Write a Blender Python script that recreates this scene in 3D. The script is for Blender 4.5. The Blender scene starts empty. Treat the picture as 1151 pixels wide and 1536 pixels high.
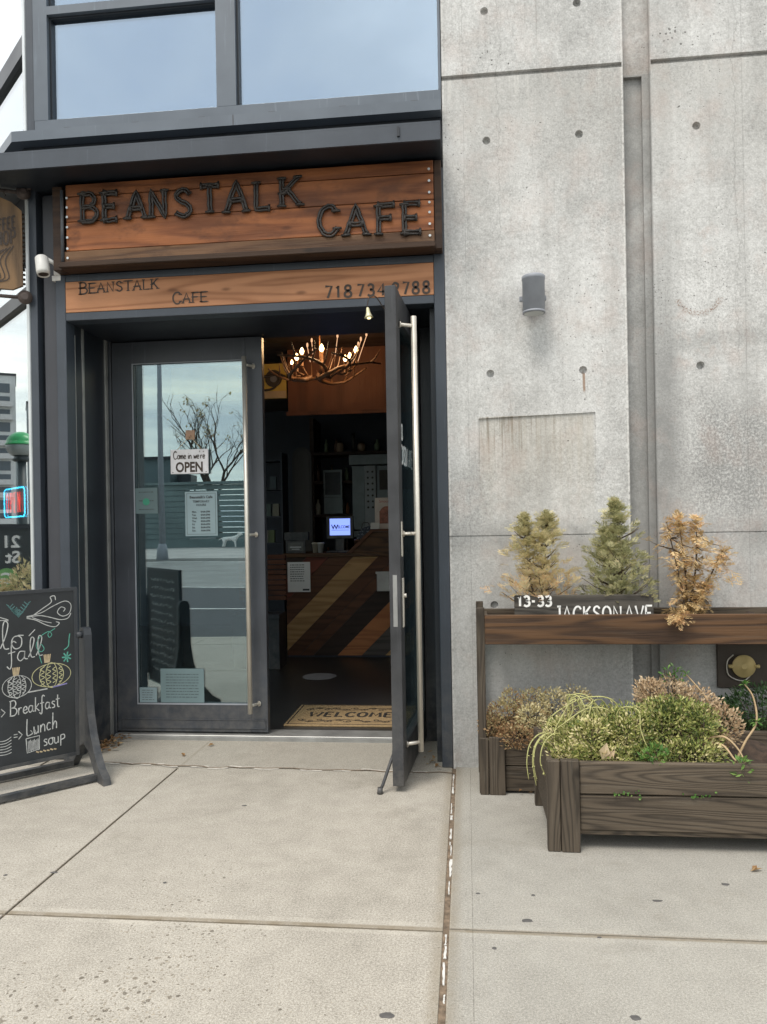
import bpy, bmesh, math, random
from mathutils import Vector, Matrix
R = math.radians
random.seed(7)
scn = bpy.context.scene
COL = scn.collection
ORI = {}

# ------------------------------------------------------------------ helpers
def tag(o, label=None, cat=None, group=None, kind=None):
    if label: o['label'] = label
    if cat: o['category'] = cat
    if group: o['group'] = group
    if kind: o['kind'] = kind
    return o

def thing(name, loc, label, cat, group=None, rz=0.0):
    o = bpy.data.objects.new(name, None)
    COL.objects.link(o)
    o.location = loc
    o.rotation_euler.z = rz
    o.empty_display_size = 0.1
    ORI[o.name] = Vector(loc) if rz == 0.0 else Vector((0, 0, 0))
    return tag(o, label, cat, group)

def rot2(v, a):
    return (v[0]*math.cos(a)-v[1]*math.sin(a), v[0]*math.sin(a)+v[1]*math.cos(a))

class MB:
    """collects shapes and links them as one mesh object"""
    def __init__(self):
        self.bm = bmesh.new()
        self.rl = self.bm.faces.layers.float.new('rnd')
        self.M = None
    def _set(self, faces, r, smooth=False):
        for f in faces:
            f[self.rl] = r
            f.smooth = smooth
    def V(self, p):
        p = Vector(p)
        if self.M is not None: p = self.M @ p
        return self.bm.verts.new(p)
    def box(self, x0, y0, z0, x1, y1, z1, bev=0.0, r=None, M=None):
        if r is None: r = random.random()
        c = [(x, y, z) for x in (x0, x1) for y in (y0, y1) for z in (z0, z1)]
        old = self.M
        if M is not None: self.M = M if old is None else old @ M
        v = [self.V(p) for p in c]
        self.M = old
        idx = [(0, 1, 3, 2), (4, 6, 7, 5), (0, 4, 5, 1), (2, 3, 7, 6), (0, 2, 6, 4), (1, 5, 7, 3)]
        fs = [self.bm.faces.new([v[i] for i in q]) for q in idx]
        self._set(fs, r)
        if bev > 0:
            es = list({e for f in fs for e in f.edges})
            g = bmesh.ops.bevel(self.bm, geom=es, offset=bev, segments=1, affect='EDGES', profile=0.5)
            self._set([f for f in g['faces'] if f.is_valid], r)
            # the untouched faces keep theirs
        return self
    def poly(self, pts, r=None):
        if r is None: r = random.random()
        f = self.bm.faces.new([self.V(p) for p in pts])
        self._set([f], r)
        return self
    def prism(self, pts, d, r=None, smooth=False):
        """pts: planar 3D polygon, d: extrusion vector"""
        if r is None: r = random.random()
        d = Vector(d)
        a = [self.V(p) for p in pts]
        b = [self.V(Vector(p)+d) for p in pts]
        n = len(pts)
        fs = [self.bm.faces.new(a[::-1]), self.bm.faces.new(b)]
        self._set(fs, r)
        fs = [self.bm.faces.new((a[i], a[(i+1) % n], b[(i+1) % n], b[i])) for i in range(n)]
        self._set(fs, r, smooth)
        return self
    def tube(self, pts, rad, n=8, r=None, caps=True, smooth=True):
        if r is None: r = random.random()
        pts = [Vector(p) for p in pts]
        if not hasattr(rad, '__len__'): rad = [rad]*len(pts)
        rings = []
        t0 = (pts[1]-pts[0]).normalized()
        ref = Vector((0, 0, 1)) if abs(t0.z) < 0.9 else Vector((1, 0, 0))
        u = t0.cross(ref).normalized()
        for i, p in enumerate(pts):
            if i == 0: t = pts[1]-pts[0]
            elif i == len(pts)-1: t = pts[-1]-pts[-2]
            else: t = pts[i+1]-pts[i-1]
            if t.length < 1e-9: t = t0
            t = t.normalized()
            u = (u - t*u.dot(t))
            if u.length < 1e-6: u = t.orthogonal()
            u.normalize()
            w = t.cross(u)
            rings.append([self.V(p + (u*math.cos(2*math.pi*k/n) + w*math.sin(2*math.pi*k/n))*rad[i]) for k in range(n)])
        fs = []
        for a, b in zip(rings[:-1], rings[1:]):
            for k in range(n):
                fs.append(self.bm.faces.new((a[k], a[(k+1) % n], b[(k+1) % n], b[k])))
        self._set(fs, r, smooth)
        if caps and n > 2:
            self._set([self.bm.faces.new(rings[0][::-1]), self.bm.faces.new(rings[-1])], r)
        return self
    def ribbon(self, pts, w, nrm, r=0.5):
        """flat stroke lying on a surface with the given normal"""
        pts = [Vector(p) for p in pts]; nrm = Vector(nrm).normalized()
        prev = None
        for i, p in enumerate(pts):
            t = (pts[min(i+1, len(pts)-1)]-pts[max(i-1, 0)])
            if t.length < 1e-9: continue
            s = t.normalized().cross(nrm)*w*0.5
            cur = (self.V(p-s), self.V(p+s))
            if prev: self._set([self.bm.faces.new((prev[0], prev[1], cur[1], cur[0]))], r)
            prev = cur
        return self
    def lathe(self, c, prof, axis=(0, 0, 1), n=16, r=None, smooth=True):
        """prof: list of (radius, height along axis)"""
        if r is None: r = random.random()
        ax = Vector(axis).normalized(); u = ax.orthogonal().normalized(); w = ax.cross(u); c = Vector(c)
        rings = []
        for rr, h in prof:
            rr = max(rr, 1e-5)
            rings.append([self.V(c+ax*h+(u*math.cos(2*math.pi*k/n)+w*math.sin(2*math.pi*k/n))*rr) for k in range(n)])
        fs = []
        for a, b in zip(rings[:-1], rings[1:]):
            for k in range(n):
                fs.append(self.bm.faces.new((a[k], a[(k+1) % n], b[(k+1) % n], b[k])))
        self._set(fs, r, smooth)
        self._set([self.bm.faces.new(rings[0][::-1]), self.bm.faces.new(rings[-1])], r)
        return self
    def leaf(self, p, d, nrm, L, W, r, fold=0.15):
        p = Vector(p); d = Vector(d).normalized(); nrm = Vector(nrm)
        s = d.cross(nrm)
        if s.length < 1e-5: s = d.orthogonal()
        s.normalize(); up = s.cross(d)
        a = self.bm.verts.new(p); b = self.bm.verts.new(p+d*L*0.5+s*W*0.5+up*fold*W)
        c = self.bm.verts.new(p+d*L); e = self.bm.verts.new(p+d*L*0.5-s*W*0.5+up*fold*W)
        self._set([self.bm.faces.new((a, b, c)), self.bm.faces.new((a, c, e))], r)
    def text(self, s, size, M, r=0.5, bold=0.0, ext=0.0, align='LEFT', sx=1.0):
        cu = bpy.data.curves.new('tmp', 'FONT')
        cu.body = s; cu.size = size; cu.align_x = align; cu.extrude = ext; cu.offset = bold; cu.resolution_u = 3
        ob = bpy.data.objects.new('tmp', cu); COL.objects.link(ob)
        me = bpy.data.meshes.new_from_object(ob.evaluated_get(bpy.context.evaluated_depsgraph_get()))
        n0 = len(self.bm.verts); f0 = len(self.bm.faces)
        self.bm.from_mesh(me)
        self.bm.verts.ensure_lookup_table(); self.bm.faces.ensure_lookup_table()
        S = Matrix.Diagonal((sx, 1, 1, 1))
        for v in self.bm.verts[n0:]: v.co = M @ S @ v.co
        self._set(self.bm.faces[f0:], r)
        bpy.data.objects.remove(ob); bpy.data.curves.remove(cu); bpy.data.meshes.remove(me)
        return self
    def build(self, name, mat, parent=None, loc=None, label=None, cat=None, group=None, kind=None, local=False, recalc=True):
        if recalc: bmesh.ops.recalc_face_normals(self.bm, faces=self.bm.faces)
        me = bpy.data.meshes.new(name)
        off = Vector((0, 0, 0))
        if parent is not None and not local: off = ORI.get(parent.name, Vector((0, 0, 0)))
        if parent is None and loc is not None: off = Vector(loc)
        for v in self.bm.verts: v.co -= off
        self.bm.to_mesh(me); self.bm.free()
        o = bpy.data.objects.new(name, me)
        COL.objects.link(o)
        if mat is not None: me.materials.append(mat)
        if parent is not None:
            o.parent = parent
            ORI[o.name] = ORI.get(parent.name, Vector((0, 0, 0))) if not local else Vector((0, 0, 0))
        else:
            if loc is not None: o.location = loc
            ORI[o.name] = off
        return tag(o, label, cat, group, kind)

def plane_M(o, x, y):
    """matrix taking text space (x right, y up, z out) to the world"""
    x = Vector(x).normalized(); y = Vector(y).normalized(); z = x.cross(y)
    m = Matrix.Identity(4)
    for i, c in enumerate((x, y, z)):
        for k in range(3): m[k][i] = c[k]
    for k in range(3): m[k][3] = o[k]
    return m

def smooth_pts(pts, k=5):
    if len(pts) < 3: return pts
    P = [pts[0]]+list(pts)+[pts[-1]]
    out = []
    for i in range(1, len(P)-2):
        a, b, c, d = P[i-1], P[i], P[i+1], P[i+2]
        for j in range(k):
            t = j/k
            out.append(tuple(0.5*((2*b[q])+(-a[q]+c[q])*t+(2*a[q]-5*b[q]+4*c[q]-d[q])*t*t+(-a[q]+3*b[q]-3*c[q]+d[q])*t**3) for q in range(len(b))))
    out.append(tuple(pts[-1]))
    return out

# stroke lettering: glyph -> (advance, [(curved, points)])
CAPS = {
 'A': (.66, [(0, [(0, 0), (.3, 1), (.6, 0)]), (0, [(.12, .38), (.48, .38)])]),
 'B': (.62, [(0, [(.05, 0), (.05, 1)]), (1, [(.05, 1), (.35, .98), (.47, .77), (.33, .56), (.05, .53)]), (1, [(.05, .53), (.4, .5), (.55, .27), (.4, .03), (.05, 0)])]),
 'C': (.62, [(1, [(.55, .8), (.42, .98), (.2, .95), (.04, .68), (.04, .32), (.2, .04), (.42, .02), (.56, .2)])]),
 'E': (.58, [(0, [(.05, 0), (.05, 1)]), (0, [(.05, 1), (.5, 1)]), (0, [(.05, .52), (.4, .52)]), (0, [(.05, 0), (.52, 0)])]),
 'F': (.56, [(0, [(.05, 0), (.05, 1)]), (0, [(.05, 1), (.5, 1)]), (0, [(.05, .55), (.4, .55)])]),
 'H': (.62, [(0, [(.05, 0), (.05, 1)]), (0, [(.52, 0), (.52, 1)]), (0, [(.05, .5), (.52, .5)])]),
 'J': (.45, [(1, [(.32, 1), (.32, .2), (.22, 0), (.05, .05)]), (0, [(.15, 1), (.42, 1)])]),
 'K': (.62, [(0, [(.05, 0), (.05, 1)]), (0, [(.5, 1), (.07, .45)]), (0, [(.2, .6), (.56, 0)])]),
 'L': (.54, [(0, [(.05, 1), (.05, 0), (.5, 0)])]),
 'M': (.78, [(0, [(.03, 0), (.1, 1), (.36, .3), (.62, 1), (.7, 0)])]),
 'N': (.66, [(0, [(.05, 0), (.05, 1), (.54, 0), (.54, 1)])]),
 'O': (.66, [(1, [(.3, 1), (.1, .86), (.02, .5), (.1, .14), (.3, 0), (.5, .14), (.58, .5), (.5, .86), (.3, 1)])]),
 'P': (.56, [(0, [(.05, 0), (.05, 1)]), (1, [(.05, 1), (.4, .97), (.5, .74), (.38, .5), (.05, .48)])]),
 'S': (.56, [(1, [(.46, .84), (.3, 1), (.1, .92), (.06, .7), (.25, .53), (.44, .38), (.46, .14), (.26, 0), (.04, .14)])]),
 'T': (.62, [(0, [(.3, 0), (.3, 1)]), (0, [(.02, 1), (.58, 1)])]),
 'V': (.62, [(0, [(0, 1), (.29, 0), (.58, 1)])]),
 'W': (.86, [(0, [(0, 1), (.2, 0), (.4, .8), (.6, 0), (.8, 1)])]),
 'I': (.2, [(0, [(.08, 0), (.08, 1)])]),
 '1': (.36, [(0, [(.05, .8), (.18, 1), (.18, 0)])]),
 '2': (.54, [(1, [(.05, .78), (.2, 1), (.42, .9), (.42, .62), (.05, .02)]), (0, [(.05, 0), (.48, 0)])]),
 '3': (.52, [(1, [(.06, .86), (.22, 1), (.42, .88), (.4, .62), (.2, .54)]), (1, [(.2, .54), (.44, .42), (.44, .12), (.22, 0), (.04, .12)])]),
 '4': (.56, [(0, [(.38, 0), (.38, 1), (.02, .32), (.5, .32)])]),
 '7': (.5, [(0, [(.03, 1), (.46, 1), (.18, 0)])]),
 '8': (.54, [(1, [(.25, .54), (.08, .68), (.1, .92), (.25, 1), (.4, .92), (.42, .68), (.25, .54), (.05, .36), (.06, .1), (.25, 0), (.44, .1), (.45, .36), (.25, .54)])]),
 '-': (.36, [(0, [(.04, .48), (.28, .48)])]), ' ': (.4, []), '.': (.2, [(0, [(.06, 0), (.1, .03)])]),
}
HAND = {
 'l': (.27, [(1, [(0, .1), (.15, .5), (.22, .9), (.12, 1), (.07, .7), (.1, .12), (.24, .06)])]),
 'o': (.36, [(1, [(.22, .45), (.08, .42), (.02, .22), (.12, .02), (.28, .08), (.3, .35), (.2, .46), (.36, .44)])]),
 'a': (.4, [(1, [(.28, .42), (.1, .45), (.02, .2), (.12, .02), (.26, .15), (.29, .44), (.28, .1), (.4, .04)])]),
 'e': (.32, [(1, [(.03, .22), (.26, .28), (.2, .47), (.06, .38), (.03, .15), (.14, .01), (.3, .1)])]),
 'h': (.36, [(0, [(.05, 0), (.08, 1)]), (1, [(.06, .2), (.18, .45), (.28, .35), (.28, 0)])]),
 'n': (.36, [(0, [(.03, 0), (.04, .45)]), (1, [(.04, .25), (.16, .46), (.27, .35), (.28, 0)])]),
 'u': (.36, [(1, [(.03, .45), (.04, .1), (.15, .0), (.26, .12)]), (0, [(.27, .46), (.28, 0)])]),
 'r': (.3, [(0, [(.04, 0), (.05, .45)]), (1, [(.05, .25), (.14, .44), (.25, .42)])]),
 'k': (.34, [(0, [(.04, 0), (.06, .95)]), (0, [(.28, .5), (.07, .25), (.3, 0)])]),
 'f': (.3, [(1, [(.3, .9), (.2, 1.0), (.12, .8), (.12, .0), (.06, -.25), (-.05, -.1)]), (0, [(0, .48), (.26, .5)])]),
 's': (.28, [(1, [(.24, .42), (.1, .46), (.05, .34), (.2, .2), (.2, .05), (.03, .03)])]),
 't': (.28, [(1, [(.13, .85), (.12, .1), (.24, .02)]), (0, [(0, .55), (.26, .57)])]),
 'i': (.14, [(0, [(.06, .45), (.07, 0)]), (0, [(.07, .62), (.08, .67)])]),
 'c': (.3, [(1, [(.25, .4), (.12, .46), (.03, .25), (.1, .03), (.25, .06)])]),
 'm': (.46, [(0, [(.03, 0), (.04, .45)]), (1, [(.04, .25), (.13, .46), (.2, .35), (.2, 0)]), (1, [(.2, .25), (.3, .46), (.38, .35), (.38, 0)])]),
 'w': (.4, [(1, [(.02, .45), (.08, .02), (.18, .35), (.28, .02), (.36, .46)])]),
 'p': (.36, [(0, [(.05, -.25), (.06, .5)]), (1, [(.06, .5), (.28, .5), (.3, .25), (.07, .18)])]),
 "'": (.1, [(0, [(.05, 1), (.03, .85)])]),
 '=': (.34, [(0, [(0, .42), (.28, .42)]), (0, [(0, .24), (.28, .24)])]),
 '>': (.36, [(0, [(0, .6), (.28, .33), (0, .06)])]),
 'H': (.5, [(0, [(.05, 0), (.08, 1)]), (0, [(.4, 0), (.42, 1)]), (0, [(.05, .5), (.42, .5)])]),
 'L': (.42, [(1, [(.08, 1), (.05, .4), (.07, .03), (.2, .0), (.4, .06)])]),
 'S': (.46, [(1, [(.4, .84), (.26, 1), (.08, .9), (.08, .66), (.3, .45), (.38, .2), (.22, 0), (.02, .12)])]),
 'C': (.5, [(1, [(.44, .8), (.3, 1), (.1, .85), (.02, .45), (.12, .06), (.3, 0), (.46, .12)])]),
 'B': (.5, [(0, [(.05, 0), (.07, 1)]), (1, [(.0, .98), (.3, 1), (.4, .78), (.3, .57), (.07, .53)]), (1, [(.07, .53), (.36, .48), (.46, .25), (.3, .02), (0, .03)])]),
 ' ': (.22, []), '.': (.15, [(0, [(.05, 0), (.08, .03)])]),
}
def strokes(txt, font, h, w=1.0, gap=0.0):
    """[(glyph index, points)] with glyph height h, plus total width"""
    x = 0; out = []
    for i, ch in enumerate(txt):
        adv, st = font[ch]
        for cv, pts in st:
            p = smooth_pts(pts, 4) if cv else pts
            out.append((i, [((x+a*w)*h, b*h) for a, b in p]))
        x += (adv+gap)*w
    return out, x*h

def fit(txt, font, x0, x1, h, gap=.1):
    """strokes scaled so that the word runs exactly from x0 to x1"""
    st, tot = strokes(txt, font, h, 1.0, gap)
    lo = min(a for _, p in st for a, _b in p); hi = max(a for _, p in st for a, _b in p)
    k = (x1-x0)/(hi-lo)
    return [(i, [(x0+(a-lo)*k, b) for a, b in p]) for i, p in st]

# ------------------------------------------------------------------ materials
class NT:
    def __init__(self, name):
        self.m = bpy.data.materials.new(name); self.m.use_nodes = True
        self.t = self.m.node_tree; self.t.nodes.clear()
        self.out = self.n('ShaderNodeOutputMaterial')
    def n(self, typ, **kw):
        nd = self.t.nodes.new(typ)
        for k, v in kw.items(): setattr(nd, k, v)
        return nd
    def put(self, sock, v):
        if v is None: return
        if hasattr(v, 'bl_idname') or isinstance(v, bpy.types.NodeSocket): self.t.links.new(v, sock)
        else:
            if isinstance(v, tuple) and len(v) == 3 and sock.type == 'RGBA': v = (*v, 1)
            sock.default_value = v
    def obj(self): return self.n('ShaderNodeTexCoord').outputs['Object']
    def attr(self, nm='rnd'):
        a = self.n('ShaderNodeAttribute'); a.attribute_name = nm; return a.outputs['Fac']
    def math(self, op, a, b=None, clamp=False):
        nd = self.n('ShaderNodeMath', operation=op, use_clamp=clamp)
        self.put(nd.inputs[0], a)
        if b is not None: self.put(nd.inputs[1], b)
        return nd.outputs[0]
    def vmath(self, op, a, b=None):
        nd = self.n('ShaderNodeVectorMath', operation=op)
        self.put(nd.inputs[0], a)
        if b is not None: self.put(nd.inputs[1], b)
        return nd.outputs[0]
    def xyz(self, v):
        nd = self.n('ShaderNodeSeparateXYZ'); self.put(nd.inputs[0], v); return nd.outputs
    def comb(self, x, y, z):
        nd = self.n('ShaderNodeCombineXYZ')
        for i, v in enumerate((x, y, z)): self.put(nd.inputs[i], v)
        return nd.outputs[0]
    def noise(self, v, scale, detail=3.0, rough=0.55, col=False, dist=0.0):
        nd = self.n('ShaderNodeTexNoise'); self.put(nd.inputs['Vector'], v)
        nd.inputs['Scale'].default_value = scale; nd.inputs['Detail'].default_value = detail
        nd.inputs['Roughness'].default_value = rough; nd.inputs['Distortion'].default_value = dist
        return nd.outputs['Color' if col else 'Fac']
    def voro(self, v, scale, feature='F1', rand=1.0):
        nd = self.n('ShaderNodeTexVoronoi', feature=feature); self.put(nd.inputs['Vector'], v)
        nd.inputs['Scale'].default_value = scale; nd.inputs['Randomness'].default_value = rand
        return nd.outputs
    def ramp(self, f, stops, interp='LINEAR'):
        nd = self.n('ShaderNodeValToRGB'); self.put(nd.inputs[0], f)
        cr = nd.color_ramp; cr.interpolation = interp
        while len(cr.elements) < len(stops): cr.elements.new(0.5)
        for e, (p, c) in zip(cr.elements, stops):
            e.position = p
            if not hasattr(c, '__len__'): c = (c, c, c)
            e.color = (*c, 1)
        return nd.outputs[0]
    def mix(self, f, a, b, mode='MIX'):
        nd = self.n('ShaderNodeMix', data_type='RGBA', blend_type=mode)
        self.put(nd.inputs[0], f); self.put(nd.inputs[6], a); self.put(nd.inputs[7], b)
        return nd.outputs[2]
    def mr(self, v, a, b, c=0.0, d=1.0, smooth=False):
        nd = self.n('ShaderNodeMapRange', interpolation_type='SMOOTHSTEP' if smooth else 'LINEAR')
        self.put(nd.inputs[0], v)
        for i, q in enumerate((a, b, c, d)): nd.inputs[i+1].default_value = q
        return nd.outputs[0]
    def bump(self, h, s=0.3, d=0.01):
        nd = self.n('ShaderNodeBump'); self.put(nd.inputs['Height'], h)
        nd.inputs['Strength'].default_value = s; nd.inputs['Distance'].default_value = d
        return nd.outputs[0]
    def bsdf(self, col, rough=0.6, metal=0.0, nrm=None, spec=0.5, **kw):
        nd = self.n('ShaderNodeBsdfPrincipled')
        self.put(nd.inputs['Base Color'], col); self.put(nd.inputs['Roughness'], rough)
        self.put(nd.inputs['Metallic'], metal); self.put(nd.inputs['Normal'], nrm)
        self.put(nd.inputs['Specular IOR Level'], spec)
        for k, v in kw.items(): self.put(nd.inputs[k], v)
        self.t.links.new(nd.outputs[0], self.out.inputs[0])
        return nd
    def band(self, v, c, hw, soft):
        """1 inside |v-c|<hw falling to 0 over soft"""
        d = self.math('ABSOLUTE', self.math('SUBTRACT', v, c))
        return self.mr(d, hw, hw+soft, 1.0, 0.0, True)

def mat_plain(name, col, rough=0.55, metal=0.0, var=0.15, scale=6.0, bump=0.0, spec=0.5, scuff=False):
    t = NT(name); o = t.obj()
    f = t.noise(o, scale, 4)
    c = t.mix(t.mr(f, .3, .7), tuple(x*(1-var) for x in col), tuple(min(1, x*(1+var)) for x in col))
    fine = t.noise(o, scale*12, 3)
    nr = t.bump(fine, bump, 0.003) if bump else None
    if scuff:
        x, y, z = t.xyz(o)
        sv = t.noise(t.comb(t.math('MULTIPLY', x, 40), t.math('MULTIPLY', y, 40), t.math('MULTIPLY', z, 2.2)), 1.0, 4, .7)
        c = t.mix(t.mr(sv, .60, .78, 0, .45), c, tuple(min(1, q*2.1+.02) for q in col))
        du = t.math('MULTIPLY', t.mr(t.noise(o, 9, 5, .7), .4, .7, 0, .55), t.mr(z, .75, .0, 0, 1))
        c = t.mix(du, c, (.16, .15, .135))
    t.bsdf(c, t.mr(f, .3, .7, rough*0.9, min(1, rough*1.1)), metal, nr, spec)
    return t.m

def mat_wood(name, light, dark, axis='x', scale=1.0, rough=0.55, lines=26.0, tone=0.35, wear=None, blot=None, sharp=1.6):
    t = NT(name); o = t.obj(); r = t.attr()
    x, y, z = t.xyz(o)
    if axis == 'x': a, b, c = x, y, z
    elif axis == 'z': a, b, c = z, x, y
    else: a, b, c = y, x, z
    off = t.math('MULTIPLY', r, 37.0)
    s = scale
    v = t.comb(t.math('ADD', t.math('MULTIPLY', a, .62*s), off), t.math('ADD', t.math('MULTIPLY', b, 6.5*s), off), t.math('MULTIPLY', c, 7*s))
    n1 = t.noise(v, 1.0, 1.5, .45)
    g = t.math('SINE', t.math('MULTIPLY', n1, lines*2.6))
    g = t.mr(g, -1, 1)
    g = t.math('POWER', g, sharp)
    vf = t.comb(t.math('MULTIPLY', a, 5*s), t.math('ADD', t.math('MULTIPLY', b, 160*s), off), t.math('MULTIPLY', c, 160*s))
    fine = t.noise(vf, 1.0, 3, .6)
    vk = t.comb(t.math('ADD', t.math('MULTIPLY', a, 2.6*s), off), t.math('MULTIPLY', b, 3.0*s), t.math('ADD', t.math('MULTIPLY', c, 7.0*s), off))
    kd = t.voro(vk, 1.0)['Distance']
    knot = t.mr(kd, .03, .13, 1.0, 0.0, True)
    m = t.math('MULTIPLY', g, t.mr(fine, .25, .75, .55, 1.0))
    col = t.mix(m, light, dark)
    col = t.mix(t.math('MULTIPLY', knot, .75), col, tuple(q*.55 for q in dark))
    big = t.noise(t.comb(t.math('MULTIPLY', a, 1.3), t.math('ADD', b, off), t.math('MULTIPLY', c, 3)), 1.6, 4)
    col = t.mix(1.0, col, t.ramp(t.mr(big, .3, .72), [(0, (1-tone*.55,)*3), (1, (1+tone*.0,)*3)]), 'MULTIPLY')
    col = t.mix(1.0, col, t.ramp(r, [(0, (1-tone*.6,)*3), (1, (1, 1, 1))]), 'MULTIPLY')
    if wear:
        wn = t.noise(vf, .6, 5, .7)
        col = t.mix(t.mr(wn, .55, .8, 0, .6), col, wear)
    if blot:
        bn = t.noise(t.comb(t.math('MULTIPLY', a, 1.5), b, t.math('MULTIPLY', c, 2.5)), 2.3, 5, .65)
        col = t.mix(t.mr(bn, .52, .68, 0, .8), col, blot)
    h = t.math('ADD', t.math('MULTIPLY', g, -.6), fine)
    t.bsdf(col, t.mr(fine, .3, .7, rough*.85, min(1, rough*1.2)), 0, t.bump(h, .5, .003), .28)
    return t.m

def mat_emit(name, col, s):
    t = NT(name)
    e = t.n('ShaderNodeEmission'); e.inputs[0].default_value = (*col, 1); e.inputs[1].default_value = s
    t.t.links.new(e.outputs[0], t.out.inputs[0])
    return t.m

def mat_glass(name, refl, tint=(1, 1, 1), trans=(.75, .85, .85), wav=0.0, rough=0.0):
    """architectural glass: coated reflection over see-through"""
    t = NT(name)
    g = t.n('ShaderNodeBsdfGlossy'); g.inputs['Color'].default_value = (*tint, 1); g.inputs['Roughness'].default_value = rough
    if wav:
        nr = t.bump(t.noise(t.obj(), 1.1, 1), wav, .02); t.t.links.new(nr, g.inputs['Normal'])
    tr = t.n('ShaderNodeBsdfTransparent'); tr.inputs[0].default_value = (*trans, 1)
    lw = t.n('ShaderNodeLayerWeight'); lw.inputs[0].default_value = .5
    mx = t.n('ShaderNodeMixShader')
    f = t.math('ADD', t.math('MULTIPLY', t.math('POWER', lw.outputs['Facing'], 4.0), .7), refl, clamp=True)
    t.t.links.new(f, mx.inputs[0])
    t.t.links.new(tr.outputs[0], mx.inputs[1]); t.t.links.new(g.outputs[0], mx.inputs[2])
    t.t.links.new(mx.outputs[0], t.out.inputs[0])
    return t.m

def mat_leaf(name, stops, rough=.5, trans=.25):
    t = NT(name); r = t.attr()
    c = t.ramp(r, stops)
    b = t.bsdf(c, rough, 0, None, .35)
    tl = t.n('ShaderNodeBsdfTranslucent'); t.t.links.new(c, tl.inputs[0])
    mx = t.n('ShaderNodeMixShader'); mx.inputs[0].default_value = trans
    t.t.links.new(b.outputs[0], mx.inputs[1]); t.t.links.new(tl.outputs[0], mx.inputs[2])
    t.t.links.new(mx.outputs[0], t.out.inputs[0])
    return t.m

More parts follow.
